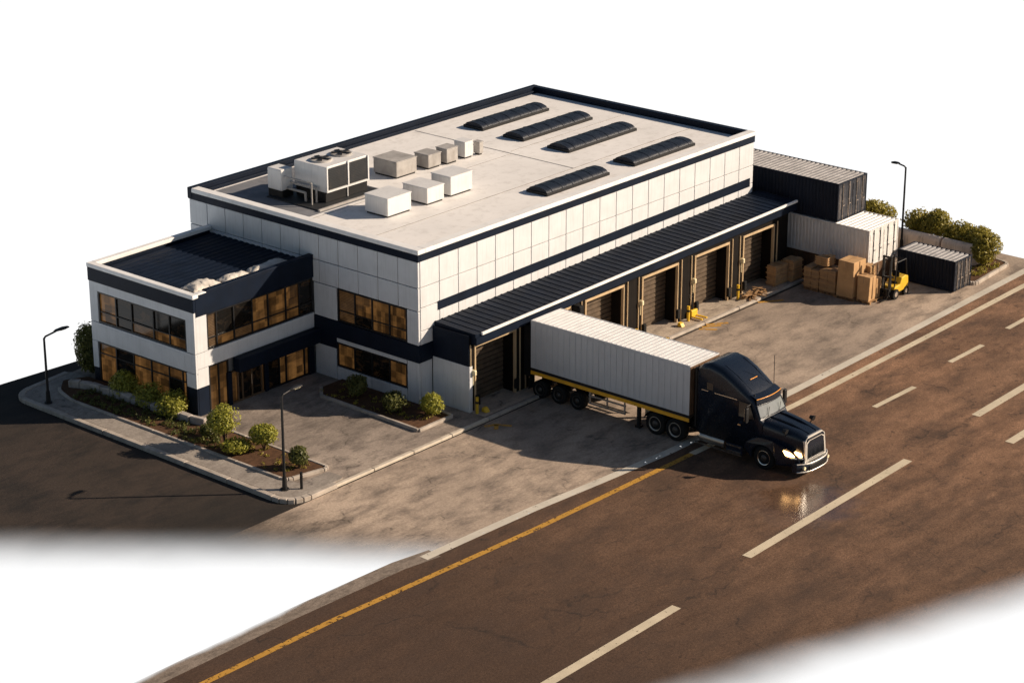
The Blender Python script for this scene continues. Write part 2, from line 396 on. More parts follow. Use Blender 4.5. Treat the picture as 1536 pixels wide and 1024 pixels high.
for pts in ([(.25, -3.5), (.75, -3.75), (1.05, -4.35)], [(.75, -3.75), (.3, -4.1)], [(16.2, -3.25), (17.0, -3.8)], [(16.6, -3.2), (17.5, -3.85)], [(15.9, -3.3), (16.4, -4.0)], [(20.8, -3.25), (21.9, -4.0)]):
    strip('yellow_bay_marking', pts, .2, .012, lineY)

# raised pavement: sidewalk, planting bed, forecourt, apron
def rounded(poly, r, n=4):
    out = []; k = len(poly)
    for i in range(k):
        p, a, b = Vector(poly[i]), Vector(poly[i - 1]), Vector(poly[(i + 1) % k])
        rr = min(r, (a - p).length * .4, (b - p).length * .4)
        A = p + (a - p).normalized() * rr; B = p + (b - p).normalized() * rr
        for j in range(n + 1):
            t = j / n; q = A * (1 - t) ** 2 + p * 2 * t * (1 - t) + B * t * t; out.append((q.x, q.y))
    return out
def kerb(name, pts, w, z0, z1, closed=False, mat=kerbm, seglen=2.6, jit=.006):
    """a row of kerbstones along a path"""
    mb = MB(); P = [Vector(p) for p in pts]
    if closed: P.append(P[0])
    for a, b in zip(P[:-1], P[1:]):
        L = (b - a).length; k = max(1, round(L / seglen)); d = (b - a) / L; nn = Vector((-d.y, d.x)) * w / 2
        for i in range(k):
            s0, s1 = a + d * (L * i / k + (.008 if L > .5 else -.002)), a + d * (L * (i + 1) / k - (.008 if L > .5 else -.002))
            zz = z1 + rnd.uniform(-jit, jit); o = nn.normalized() * rnd.uniform(-jit, jit)
            q = [s0 - nn + o, s1 - nn + o, s1 + nn + o, s0 + nn + o]
            mb.hexa([(v.x, v.y, z0) for v in q], [(v.x, v.y, zz) for v in q])
    o = struct(name, mb, mat, .025); return o
pave = rounded([(-10.75, -3.0), (25.2, -3.0), (25.2, 15.0), (-6.5, 14.75), (-10.55, 14.3)], .9)
mb = MB(); mb.prism(pave, -.05, .10); struct('forecourt_pavement', mb, courtm)
walk = rounded([(-10.7, -2.95), (-7.7, -2.95), (-7.7, -2.0), (-9.35, -2.0), (-9.35, 12.9), (-7.2, 13.4), (-7.2, 14.7), (-10.5, 14.25)], .25)
mb = MB(); mb.prism(walk, .09, .155); struct('sidewalk', mb, walkm)
kerb('kerb', rounded([(-6.4, 14.8), (-10.68, 14.35), (-10.9, -3.12), (-7.4, -3.1)], 1.0, 5)[5:-5], .28, -.04, .19)
kerb('kerb', [(-8.6, -3.1), (.9, -3.12)], .2, -.03, .109, mat=palek)
kerb('dock_kerb', [(.9, -3.12), (8.6, -3.05)], .2, -.03, .115)
kerb('dock_kerb', [(13.8, -3.05), (25.0, -3.05)], .2, -.03, .115)
kerb('yellow_dock_kerb', [(8.6, -3.05), (13.8, -3.05)], .2, -.03, .115, mat=yellow)
mb = MB(); mb.add([(.9, -2.95, .104), (25.1, -2.95, .104), (25.1, -1.3, .104), (.9, -1.3, .104)], [(0, 1, 2, 3)]); struct('dock_apron', mb, apronm)
bedp = [(-9.42, -1.35), (-7.5, -1.75), (-7.45, 6.2), (-7.17, 6.3), (-7.17, 13.5), (-8.2, 14.0), (-9.0, 13.2), (-9.42, 11.9)]
mb = MB(); mb.prism(rounded(bedp, .2), .08, .2); struct('planting_soil', mb, soilm)
kerb('bed_kerb', rounded([(-8.3, 14.05), (-9.1, 13.2), (-9.5, 11.9), (-9.5, -1.4), (-7.45, -1.85), (-7.4, 5.2)], .3, 3)[4:-4] + [(-7.4, 5.4)], .16, .08, .235)
bed2 = [(-1.3, 4.65), (-1.95, 4.0), (-2.1, -1.85), (-.15, -1.85), (-.03, -.03), (-.03, 4.65)]
mb = MB(); mb.prism(bed2, .08, .2); struct('planting_soil', mb, soilm)
kerb('bed_kerb', [(-1.3, 4.72), (-2.02, 4.0), (-2.18, -1.93), (-.05, -1.93), (.05, -.4)], .16, .08, .235)
mb = MB(); mb.prism(rounded([(29.9, -9.9), (33.6, -9.6), (34.8, -3.5), (35.0, 1), (33.0, 1), (32.9, -8.6), (30, -8.6)], .3), .0, .14); struct('planting_soil', mb, soilm)
kerb('bed_kerb', rounded([(29.8, -8.7), (29.8, -9.98), (33.7, -9.68), (34.9, -3.5)], .3, 3)[4:-4] + [(34.9, -4)], .18, -.03, .18)

# ------------------------------------------------------------------ the building
B = thing('warehouse_building', (0, 0, 0), 'white panelled warehouse with navy trim, flat roof, loading bays and two-storey office wing', 'building')
L_, W_, H_ = 24.7, 14.3, 7.2
PR = .12
def grid(mb, axis, plane, a0, a1, z0, z1, na, gap=.035):
    """cladding panels standing PR proud of the core, on a plane x = plane or y = plane (facing minus)"""
    w = (a1 - a0) / na
    for i in range(na):
        p, q = a0 + w * i + gap / 2, a0 + w * (i + 1) - gap / 2
        if axis == 'x': mb.box(plane, plane + PR, p, q, z0 + gap / 2, z1 - gap / 2)
        else: mb.box(p, q, plane, plane + PR, z0 + gap / 2, z1 - gap / 2)
core = MB(); core.box(PR, L_ - .1, PR, W_, 0, 6.86); core.build('wall', joint, B)
c = MB()
grid(c, 'x', 0, 0, 14.3, 5.47, 6.66, 12)
grid(c, 'x', 0, 0, 14.3, 4.42, 5.47, 12)
grid(c, 'x', 0, 0, .7, 2.86, 4.42, 1); grid(c, 'x', 0, 4.9, 6.33, 2.86, 4.42, 1); grid(c, 'x', 0, 13.1, 14.3, 0, 4.42, 1)
grid(c, 'x', 0, 0, .72, .0, 2.08, 1); grid(c, 'x', 0, 5.0, 6.33, .0, 2.08, 1)
grid(c, 'x', 0, .72, 5.0, .0, .72, 2); grid(c, 'x', 0, .72, 5.0, 1.86, 2.08, 1)
c.build('wall_cladding', white, B, bevel=.012)
c = MB()
nd = 20; w = (L_ - PR) / nd
grid(c, 'y', 0, PR, L_, 5.47, 6.66, nd); grid(c, 'y', 0, PR, L_, 4.55, 5.47, nd); grid(c, 'y', 0, PR, L_, 3.5, 4.55, nd)
grid(c, 'y', 0, PR, 1.2, 2.86, 3.5, 1); grid(c, 'y', 0, PR, .85, 0, 2.08, 1)
c.build('wall_cladding', white, B, bevel=.012)
t = MB(); t.hexa([(1.22, -.022, 4.2), (24.42, -.022, 4.42), (24.42, .0, 4.42), (1.22, .0, 4.2)], [(1.22, -.022, 4.6), (24.42, -.022, 4.86), (24.42, .0, 4.86), (1.22, .0, 4.6)])
t.build('navy_stripe', navymetal, B)
t = MB(); t.box(-.035, PR, -.035, 6.33, 2.08, 2.86); t.box(PR, .86, -.035, PR, 2.08, 2.86); t.box(-.02, PR, 4.95, 6.32, 1.55, 2.08)
t.build('navy_band', navy, B, bevel=.01)
# roof edge
t = MB(); t.box(-.03, PR, -.03, W_ + .03, 6.66, 7.0); t.box(PR, L_ + .03, -.03, PR, 6.66, 7.0); t.build('roof_trim', navy, B, bevel=.01)
t = MB(); t.box(-.07, .40, -.07, W_ - .25, 7.0, 7.2); t.box(.40, L_ + .07, -.07, .40, 7.0, 7.2); t.build('coping', coping, B, bevel=.025, seg=2)
t = MB(); t.box(PR, .36, PR, W_, 6.84, 7.0); t.box(.36, L_, PR, .36, 6.84, 7.0); t.build('parapet', coping, B)
t = MB(); t.box(-.05, L_ + .05, W_ - .25, W_ + .05, 6.7, 7.2); t.box(L_ - .3, L_ + .05, .40, W_ - .25, 6.7, 7.19)
t.box(.4, L_ - .3, W_ - .45, W_ - .25, 6.8, 7.02)
t.build('rear_parapet', navy, B, bevel=.02)
t = MB(); t.box(.36, L_ - .3, .36, W_ - .25, 6.7, 6.87); t.build('roof', roofm, B)
t = MB()
t.box(.9, L_ - .5, 3.42, 3.46, 6.87, 6.885); t.box(14.7, 14.74, 3.46, W_ - .6, 6.87, 6.885); t.box(.9, 14.7, 7.3, 7.33, 6.87, 6.882); t.box(15, L_ - .5, 7.6, 7.63, 6.87, 6.882)
t.build('roof_seams', acgrey, B)
t = MB(); t.box(.55, 6.3, 7.6, 13.7, 6.87, 6.8765); t.build('roof_shade_patch', shadem, B)  # painted shade: thin dark sheet around and left of the chiller
# windows ------------------------------------------------
def window(parent, axis, plane, a0, a1, z0, z1, splits, hs, fw=.065, depth=.09, lit=.5, fm=None):
    """framed glazing just inside a wall opening; splits: mullion positions 0..1, hs: transom heights 0..1"""
    fr = MB()
    def bar(p, q, r, s_, d0, d1):
        if axis == 'x': fr.box(plane + d0, plane + d1, p, q, r, s_)
        else: fr.box(p, q, plane + d0, plane + d1, r, s_)
    bar(a0, a0 + fw, z0, z1, .02, PR); bar(a1 - fw, a1, z0, z1, .02, PR)
    bar(a0 + fw, a1 - fw, z0, z0 + fw, .022, PR); bar(a0 + fw, a1 - fw, z1 - fw, z1, .022, PR)
    for u in splits:
        m_ = a0 + (a1 - a0) * u; bar(m_ - fw / 2, m_ + fw / 2, z0 + fw, z1 - fw, .03, PR)
    for u in hs:
        m_ = z0 + (z1 - z0) * u; bar(a0 + fw, a1 - fw, m_ - fw * .35, m_ + fw * .35, .04, PR - .002)
    f = fr.build('window', fm or darkframe, parent)
    us = [0.] + list(splits) + [1.]; hv = [0.] + list(hs) + [1.]
    for u0, u1 in zip(us[:-1], us[1:]):
        q = prnd.random(); mt = GLIT if q < lit else (GBL if q < lit + .18 else GD)
        for h0, h1 in zip(hv[:-1], hv[1:]):
            pn = MB(); p0, p1 = a0 + (a1 - a0) * u0 + .006, a0 + (a1 - a0) * u1 - .006; q0, q1 = z0 + (z1 - z0) * h0 + .006, z0 + (z1 - z0) * h1 - .006
            if axis == 'x': pn.box(plane + depth, plane + PR + .01, p0, p1, q0, q1)
            else: pn.box(p0, p1, plane + depth, plane + PR + .01, q0, q1)
            pn.build('pane', mt if prnd.random() < .8 else GD, f)
    return f
window(B, 'x', 0, .72, 4.88, 2.88, 4.40, (.25, .5, .75), (.33,))
window(B, 'x', 0, .74, 4.98, .74, 1.85, (.25, .5, .75), ())
# office wing ---------------------------------------------
wx, wy0, wy1, wh = -7.15, 6.33, 13.08, 5.64
t = MB(); t.box(wx + PR, PR, wy0 + PR, wy1 - .02, 0, 5.28); t.build('wing_wall', joint, B)
c = MB()
c.box(wx, wx + PR, wy0, wy1, 4.43, 4.84)
c.box(wx, wx + PR, wy0, 6.85, 2.98, 4.43); c.box(wx, wx + PR, 12.56, wy1, 2.98, 4.43)
c.box(wx, wx + PR, wy0, wy1, 2.07, 2.95); c.box(wx, wx + PR, wy0, 6.93, 1.4, 2.045); c.box(wx, wx + PR, 12.72, wy1, .8, 2.045)
c.box(wx - .012, wx, 7.0, 12.5, 2.16, 2.84)
c.box(wx + PR, -6.42, wy0, wy0 + PR, 2.98, 4.84); c.box(wx + PR, 0, wy0, wy0 + PR, 2.26, 2.95); c.box(wx + PR, -6.42, wy0, wy0 + PR, 1.4, 2.235)
c.box(wx + PR, -.1, wy1 - .02, wy1, 0, 4.84)
c.build('wing_cladding', white, B, bevel=.012)
t = MB()
t.box(wx - .03, wx + PR, wy0 - .03, wy1 + .03, 4.84, 5.46); t.box(wx + PR, 0, wy0 - .03, wy0 + PR, 4.62, 5.58)
t.box(wx + .02, wx + PR, wy0 + .02, 6.93, .0, 1.38); t.box(wx + PR, -6.42, wy0 + .02, wy0 + PR, 0, 1.38); t.box(wx + .02, wx + PR, 12.72, wy1, 0, .78)
t.box(wx + .02, wx + PR, 6.93, 12.72, 0, .16)
t.box(wx + PR, 0, wy1 - .1, wy1 + .03, 4.84, 5.46)
t.build('navy_fascia', navy, B, bevel=.012)
for xa, xb in ((-5.36, -5.12), (-3.16, -2.94), (-.42, -.1)):
    t = MB(); t.box(xa, xb, wy0 - .04, wy0 + .11, .1, 1.62); t.build('entrance_pier', navy, B, bevel=.012)
t = MB(); t.box(-5.0, -.02, wy0 - .42, wy0, 1.62, 2.24); t.build('entrance_awning', navy, B, bevel=.02)
t = MB()
t.box(wx - .05, wx + .28, wy0 - .05, wy1 + .05, 5.46, wh); t.box(wx + .28, 0, wy1 - .24, wy1 + .05, 5.46, wh); t.box(wx + .28, wx + .75, wy0 - .05, wy0 + .24, 5.58, wh)
t.build('wing_coping', coping, B, bevel=.025, seg=2)
t = MB(); t.box(wx + .75, 0, wy0 - .05, wy0 + .24, 5.58, 5.68); t.build('wing_edge_cap', navymetal, B, bevel=.02)
t = MB(); t.box(wx + .1, 0, wy0 + .1, wy1 - .1, 5.2, 5.3)
k = 0
y = wy0 + .3
t.build('wing_roof', navymetal, B)
t = MB(); t.corr((wx + .28, wy0 + .24, 5.301), (0, 1, 0), (1, 0, 0), (0, 0, 1), wy1 - wy0 - .48, -wx - .28, .36, .028); t.build('wing_roof_sheeting', navymetal, B)
window(B, 'x', wx, 6.87, 12.54, 2.99, 4.42, (.19, .37, .62, .8), (.35,))
window(B, 'x', wx, 6.95, 12.7, .17, 2.05, (.05, .2, .4, .6, .8), (.72,))
window(B, 'y', wy0, -6.40, -.04, 2.99, 4.6, (.09, .25, .42, .57, .74, .87), (.3,))
window(B, 'y', wy0, -6.40, -5.25, .1, 2.24, (.5,), ())
f = window(B, 'y', wy0, -5.25, -3.05, .1, 1.61, (.24, .36, .62, .88), (), fw=.08, lit=.95, fm=bronze); f.name = 'entrance_door'
h = MB(); h.tube([(-4.0, wy0 - .06, .75), (-4.0, wy0 - .06, 1.2)], .018); h.build('door_handle', chrome, f)
window(B, 'y', wy0, -3.05, -.06, .1, 1.61, (.28, .42, .8), (), fw=.07, lit=.8)
# skylights ----------------------------------------------
def skylight(x0, x1, y0, y1):
    z0 = 6.87; cb = MB(); cb.box(x0 - .06, x1 + .06, y0 - .06, y1 + .06, z0, z0 + .14); k_ = cb.build('skylight', blackm, B, bevel=.01)
    d = MB(); rings = []
    nx = 13
    for i in range(nx):
        x = x0 + (x1 - x0) * i / (nx - 1)
        e = .0
        rings.append([(x + (.0 if i else .0), y0 + (y1 - y0) * j / 10, z0 + .14 + (math.sin(math.pi * j / 10) ** .5) * (.2 - e) + rnd.uniform(-.004, .012)) for j in range(11)] + [(x, y1, z0 + .1), (x, y0, z0 + .1)])
    d.loft(rings); d.build('skylight_dome', skyl, k_)
    for i in range(1, nx - 1, 2):
        x = x0 + (x1 - x0) * i / (nx - 1); r_ = MB()
        r_.tube([(x, y0 + (y1 - y0) * j / 10, z0 + .142 + (math.sin(math.pi * j / 10) ** .5) * .2) for j in range(11)], .018, 6)
        r_.build('skylight_rib', skyl, k_)
SKY = [(16.9, 22.0, 11.1, 12.3), (16.75, 22.1, 8.3, 9.55), (16.65, 21.9, 5.3, 6.6), (16.85, 21.6, 1.45, 2.65), (10.4, 14.9, 1.5, 2.65)]
for q in SKY: skylight(*q)
# docks and canopy ----------------------------------------
OP = [(1.2, 3.95), (4.85, 7.75), (8.75, 11.6), (12.95, 15.75), (17.05, 19.85), (21.0, 23.65)]
DY, DT = -2.1, 3.08
d = MB(); prev = .87
for a, b in OP + [(24.85, None)]:
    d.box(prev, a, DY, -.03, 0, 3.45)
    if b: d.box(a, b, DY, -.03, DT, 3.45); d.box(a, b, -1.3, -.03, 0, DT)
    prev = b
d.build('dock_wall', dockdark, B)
t = MB(); t.box(.84, .87, -2.12, -.04, 2.2, 3.6); t.build('canopy_end_wall', navy, B)
t = MB(); t.box(.82, .87, -2.12, -.04, .08, 2.2); t.box(.82, 1.02, -2.17, -2.12, .08, 2.2); t.build('dock_side_panel', white, B, bevel=.012)
def zc(x): return .34 * (x - 1.2) / 23.9
cv = MB(); x0, x1 = 1.0, 25.1
def chex(mb, xa, xb, ya, yb, za0, za1, zb0, zb1):     # za*: bottom/top at ya, zb*: at yb
    mb.hexa([(xa, ya, za0 + zc(xa)), (xb, ya, za0 + zc(xb)), (xb, yb, zb0 + zc(xb)), (xa, yb, zb0 + zc(xa))], [(xa, ya, za1 + zc(xa)), (xb, ya, za1 + zc(xb)), (xb, yb, zb1 + zc(xb)), (xa, yb, zb1 + zc(xa))])
chex(cv, x0, x1, -2.36, -.001, 3.5, 3.66, 3.55, 3.73); kn = cv.build('canopy', navymetal, B)
rb = MB(); n_ = 56
for i in range(n_):
    x = x0 + .05 + (x1 - x0 - .1) * i / (n_ - 1); chex(rb, x - .05, x + .05, -2.36, -.002, 3.66, 3.685, 3.73, 3.755)
rb.build('canopy_ribs', navymetal, kn)
g_ = MB(); chex(g_, x0 + .35, x1 + .02, -2.46, -2.36, 3.58, 3.70, 3.58, 3.70); g_.build('gutter', coping, kn, bevel=.012)
g_ = MB(); chex(g_, x0, x1, -2.42, -2.34, 3.2, 3.528, 3.2, 3.528); chex(g_, x0, x0 + .06, -2.34, -.03, 3.2, 3.5, 3.3, 3.55); g_.build('canopy_fascia', navymetal, kn)
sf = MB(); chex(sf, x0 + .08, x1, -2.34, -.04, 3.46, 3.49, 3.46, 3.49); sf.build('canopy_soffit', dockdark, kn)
for i, (a, b) in enumerate(OP):
    fr = MB()
    fr.box(a - .02, a + .08, DY - .05, DY + .12, .1, DT + .02); fr.box(b - .05, b + .02, DY - .04, DY + .12, .1, DT + .02); fr.box(a + .08, b - .05, DY - .05, DY + .12, DT - .10, DT + .02)
    fr.box(a - .3, a - .24, DY - .06, DY, .1, DT + .1); fr.box(b + .22, b + .28, DY - .06, DY, .1, DT + .1)
    f = fr.build('loading_door', tan, B, bevel=.012)
    sl = MB(); k = 13
    for j in range(k):
        z0 = .1 + (DT - .16) * j / k; z1 = .1 + (DT - .16) * (j + 1) / k
        sl.hexa([(a, -1.385, z0), (b, -1.385, z0), (b, -1.31, z0), (a, -1.31, z0)], [(a, -1.37, z1 - .05), (b, -1.37, z1 - .05), (b, -1.31, z1 - .04), (a, -1.31, z1 - .04)])
    sl.build('door_slats', doorslat, f)
    for u in (a - .02, b - .2):
        bp = MB(); bp.box(u, u + .22, DY - .2, DY - .052, .35, .8); bp.build('dock_bumper', rubber, f, bevel=.03)
    lt = MB(); lt.box(a - .22, a - .06, DY - .22, DY - .003, 1.78, 2.02); lt.cyl((a - .14, DY - .06, 1.72), (a - .14, DY - .06, 1.3), .025); lt.build('dock_light', cream, f, bevel=.03)
a, b = OP[1]
for u, v in ((a - .45, a - .02), (b + .02, b + .35)):
    sh = MB(); sh.box(u, v, DY - .5, DY - .052, .8, 3.15); sh.build('dock_seal', rubber, B, bevel=.05)

# ------------------------------------------------------------------ rooftop plant
def vbox(name, x0, x1, y0, y1, h, label, cat, mat, group=None, grille=True, z=6.87):
    t = thing(name, ((x0 + x1) / 2, (y0 + y1) / 2, z), label, cat, group)
    c = MB(); c.box(x0, x1, y0, y1, z + .08, z + h); c.build('casing', mat, t, bevel=.03, seg=2)
    c = MB(); c.box(x0 - .03, x1 + .03, y0 - .03, y1 + .03, z + h, z + h + .05); c.build('lid', mat, t, bevel=.02)
    c = MB(); c.box(x0 + .06, x1 - .06, y0 + .06, y1 - .06, z, z + .08); c.build('plinth', blackm, t)
    if grille:
        n = int(h / .07) - 5; g = MB()
        for i in range(n): g.box(x0 - .012, x0, y0 + .15, (y0 + y1) / 2 - .05, z + .2 + i * .06, z + .23 + i * .06)
        g.box(x0 - .006, x0, y0 + .13, (y0 + y1) / 2 - .03, z + .18, z + .22 + n * .06)
        g.build('grille', mat, t)
    return t
ch = thing('rooftop_chiller', (4.3, 9.3, 6.87), 'large white rooftop chiller with two black louvred panels on a black base', 'chiller')
t = MB(); t.box(2.9, 5.7, 8.3, 10.3, 7.42, 8.62); t.build('casing', acwhite, ch, bevel=.03, seg=2)
t = MB(); t.box(2.95, 5.65, 8.35, 10.25, 6.95, 7.42); t.box(2.2, 2.9, 10.4, 11.3, 6.9, 7.25); t.build('base', blackm, ch)
t = MB(); t.box(1.95, 6.1, 7.85, 11.2, 6.878, 6.93); t.build('mounting_deck', lourve, ch, bevel=.01)
t = MB(); t.box(1.9, 6.2, 7.72, 7.85, 6.872, 6.97); t.build('deck_rail', acgrey, ch, bevel=.01)
for a, b in ((3.05, 4.28), (4.38, 5.58)):
    t = MB(); t.box(a, b, 8.27, 8.3, 7.52, 8.52)
    for i in range(12): t.box(a + .04, b - .04, 8.25, 8.272, 7.56 + i * .078, 7.60 + i * .078)
    t.build('louvre_panel', lourve, ch)
t = MB()
for a, b in ((2.93, 3.0), (4.29, 4.37), (5.6, 5.68)): t.box(a, b, 8.23, 8.298, 7.42, 8.62)
t.box(3.0, 5.6, 8.232, 8.298, 7.42, 7.5); t.box(4.31, 4.35, 8.3, 8.348, 6.95, 7.42); t.build('casing_frame', acwhite, ch)
for x in (3.65, 4.95):
    t = MB(); t.cyl((x, 9.3, 8.62), (x, 9.3, 8.7), .52, .5, 24); f = t.build('fan_shroud', acgrey, ch)
    t = MB()
    for i in range(5):
        a = i * 2 * math.pi / 5; p = Vector((math.cos(a), math.sin(a), 0)); q = Vector((-p.y, p.x, 0))
        A, D = Vector((x, 9.3, 8.712)) + p * .08, Vector((x, 9.3, 8.712)) + p * .44
        t.hexa([tuple(A - q * .05), tuple(D - q * .12), tuple(D + q * .12), tuple(A + q * .05)], [tuple(A - q * .05 + Vector((0, 0, .03))), tuple(D - q * .12 + Vector((0, 0, .03))), tuple(D + q * .12 + Vector((0, 0, .03))), tuple(A + q * .05 + Vector((0, 0, .03)))])
    t.cyl((x, 9.3, 8.702), (x, 9.3, 8.77), .1); t.build('fan_blade', blackm, f)
t = MB(); t.box(2.15, 2.9, 10.4, 11.3, 7.26, 8.25); t.build('pump_cabinet', acwhite, ch, bevel=.03)
t = MB(); t.tube([(2.5, 10.35, 7.35), (2.5, 9.2, 7.35), (2.5, 9.2, 6.95)], .06); t.tube([(2.7, 10.35, 7.6), (2.7, 8.7, 7.6), (2.7, 8.7, 6.95)], .05); t.tube([(2.3, 10.35, 7.95), (2.3, 8.6, 7.95), (2.3, 8.6, 6.95)], .04); t.build('pipework', acgrey, ch)
vbox('air_conditioner', 3.2, 4.75, 4.75, 6.15, .86, 'white rooftop air conditioner nearest the front edge of the warehouse roof', 'air conditioner', acwhite, 'air conditioners on the roof')
vbox('air_conditioner', 5.75, 6.9, 4.7, 6.2, .76, 'white rooftop air conditioner in the middle of the row of three boxes', 'air conditioner', acwhite, 'air conditioners on the roof')
vbox('air_conditioner', 7.4, 8.9, 4.75, 5.95, .92, 'taller white rooftop air conditioner at the skylight end of the row', 'air conditioner', acwhite, 'air conditioners on the roof')
vbox('ventilation_unit', 7.9, 9.3, 8.6, 10.1, .78, 'broad weathered grey ventilation unit beside the big chiller', 'ventilation unit', acgrey, 'ventilation units behind the chiller')
vbox('ventilation_unit', 10.0, 10.9, 8.5, 9.4, .68, 'brownish ventilation unit right after the broad grey one', 'ventilation unit', acgrey, 'ventilation units behind the chiller')
vbox('ventilation_unit', 11.2, 12.0, 8.4, 9.1, .74, 'dark ventilation unit third along the row behind the chiller', 'ventilation unit', acgrey, 'ventilation units behind the chiller')
vbox('ventilation_unit', 12.5, 13.1, 8.4, 9.1, .8, 'pale upright ventilation unit near the far end of the row', 'ventilation unit', acwhite, 'ventilation units behind the chiller', False)
vbox('ventilation_unit', 13.45, 13.75, 8.3, 8.7, .62, 'smallest narrow ventilation box at the end of the row', 'ventilation unit', acgrey, 'ventilation units behind the chiller', False)
vbox('ventilation_unit', 6.7, 8.1, 11.6, 11.9, .75, 'thin white screen box standing behind the chiller near the rear parapet', 'ventilation unit', acwhite, 'ventilation units behind the chiller', False)
# crumpled sheeting on the wing roof
def crumple(name, x0, x1, y0, y1, h, label, seed):
    r = random.Random(seed); n, m_ = 22, 11; top = []; z = 5.36
    for i in range(n + 1):
        for j in range(m_ + 1):
            u, v = i / n, j / m_
            e = min(1, 5 * min(u, 1 - u, .6 * v, .6 * (1 - v)))
            jx, jy = r.uniform(-.05, .05), r.uniform(-.04, .04)
            wv = 1 - .25 * abs(math.sin(3.1 * u + seed)) * (v - .5) ** 2 * 4
            top.append((x0 + (x1 - x0) * u + jx, y0 + (y1 - y0) * (.5 + (v - .5) * wv) + jy, z + e * h * (.72 + .16 * r.random() + .16 * math.sin(9 * u + 4 * v + seed))))
    mb = MB(); f = [(i * (m_ + 1) + j, (i + 1) * (m_ + 1) + j, (i + 1) * (m_ + 1) + j + 1, i * (m_ + 1) + j + 1) for i in range(n) for j in range(m_)]
    mb.add(top, f, True); o = mb.build(name, sheetm, None, ((x0 + x1) / 2, (y0 + y1) / 2, z - .03))
    md = o.modifiers.new('thick', 'SOLIDIFY'); md.thickness = .03; md.offset = -1
    tag(o, label, 'tarpaulin', 'crumpled sheets on the office wing roof')
crumple('tarpaulin', -6.3, -4.7, 7.0, 8.2, .26, 'largest smooth pale sheet heaped at the front corner of the wing roof', 1)
crumple('tarpaulin', -4.6, -3.0, 6.95, 7.75, .2, 'flat pale sheet in the middle of the wing roof edge', 2)
crumple('tarpaulin', -2.9, -.7, 6.95, 7.7, .22, 'grey crumpled sheet at the wing roof end touching the warehouse wall', 5)

# ------------------------------------------------------------------ trailer and tractor
def wheel(parent, cx, cy, r, w, side, rimmat=alu, deep=False):
    """side -1: outer face towards minus x"""
    o = MB(); hw = w / 2
    o.lathe_x((cx, cy, r), [(-hw * .8, r * .62), (-hw, r * .72), (-hw * .97, r * .93), (-hw * .7, r), (hw * .7, r), (hw * .97, r * .93), (hw, r * .72), (hw * .8, r * .62)], 32)
    t = o.build('wheel', rubber, parent)
    s = side
    q = MB(); q.lathe_x((cx, cy, r), [(s * hw * .96, r * .64), (s * hw * 1.0, r * .60), (s * hw * .72, r * .54), (s * hw * .52, r * .46)], 28, True, False)
    q.build('rim', rimmat, t)
    h = MB(); h.lathe_x((cx, cy, r), [(s * hw * .60, r * .52), (s * hw * .62, r * .30), (s * hw * .98, r * .25), (s * hw * 1.14, r * .17), (s * hw * 1.17, .02)], 20)
    for i in range(10):
        a = 2 * math.pi * i / 10; y, z = cy + r * .34 * math.cos(a), r + r * .34 * math.sin(a)
        h.cyl((cx + s * hw * .55, y, z), (cx + s * hw * .74, y, z), .022, n=6)
    h.build('hub', hubm, t)
    return t
TC = 5.22
T = thing('semi_trailer', (TC, -7.0, 0), 'white ribbed semi trailer with an orange stripe backed onto the loading dock', 'trailer')
tx0, tx1, ty0, ty1 = 4.2, 6.25, -11.35, -2.75
t = MB(); t.box(tx0 + .03, tx1 - .03, ty0 + .02, ty1 - .02, 1.36, 3.5)
n_ = 27
for i in range(n_):
    y = ty0 + .14 + (ty1 - ty0 - .28) * i / (n_ - 1)
    for xa, xb in ((tx0 + .008, tx0 + .03), (tx1 - .03, tx1 - .008)): t.box(xa, xb, y - .105, y + .105, 1.42, 3.45)
t.build('box_body', trailerw, T, bevel=.006)
t = MB()
for x in (tx0, tx1 - .05):
    t.box(x, x + .05, ty0, ty1, 3.46, 3.56); t.box(x, x + .05, ty0, ty1, 1.36, 1.42)
    for y in (ty0, ty1 - .07): t.box(x, x + .05, y, y + .07, 1.42, 3.46)
t.box(tx0 + .05, tx1 - .05, ty0, ty0 + .06, 3.46, 3.56); t.box(tx0 + .05, tx1 - .05, ty1 - .06, ty1, 3.46, 3.56)
t.build('rail', trailerw, T, bevel=.008)
t = MB(); t.box(tx0 + .05, tx1 - .05, ty0 + .06, ty1 - .06, 3.5, 3.545)
for i in range(34):
    y = ty0 + .2 + (ty1 - ty0 - .4) * i / 33; t.box(tx0 + .08, tx1 - .08, y - .035, y + .035, 3.545, 3.558)
t.build('roof', coping, T)
t = MB(); t.box(tx0 + .015, tx1 - .015, ty0, ty1, 1.22, 1.36); t.box(TC - .45, TC - .3, ty0 + .4, ty1, .85, 1.22); t.box(TC + .3, TC + .45, ty0 + .4, ty1, .85, 1.22)
for y in (-3.2, -4.25, -5.3): t.box(4.5, 5.95, y - .07, y + .07, .42, .56); t.box(TC - .44, TC - .3, y - .3, y + .3, .5, .85); t.box(TC + .3, TC + .44, y - .3, y + .3, .5, .85)
t.build('chassis', blackm, T, bevel=.01)
t = MB(); t.box(tx0, tx0 + .03, ty0, ty1, 1.06, 1.22); t.box(tx1 - .03, tx1, ty0, ty1, 1.06, 1.22); t.build('orange_stripe', orange, T)
t = MB(); t.box(tx0 + .01, tx1 - .01, ty0 - .02, ty0, 1.36, 3.5)
for i in range(5): t.box(tx0 + .2 + i * .38, tx0 + .24 + i * .38, ty0 - .045, ty0 - .02, 1.4, 3.45)
t.build('front_bulkhead', contrust, T)
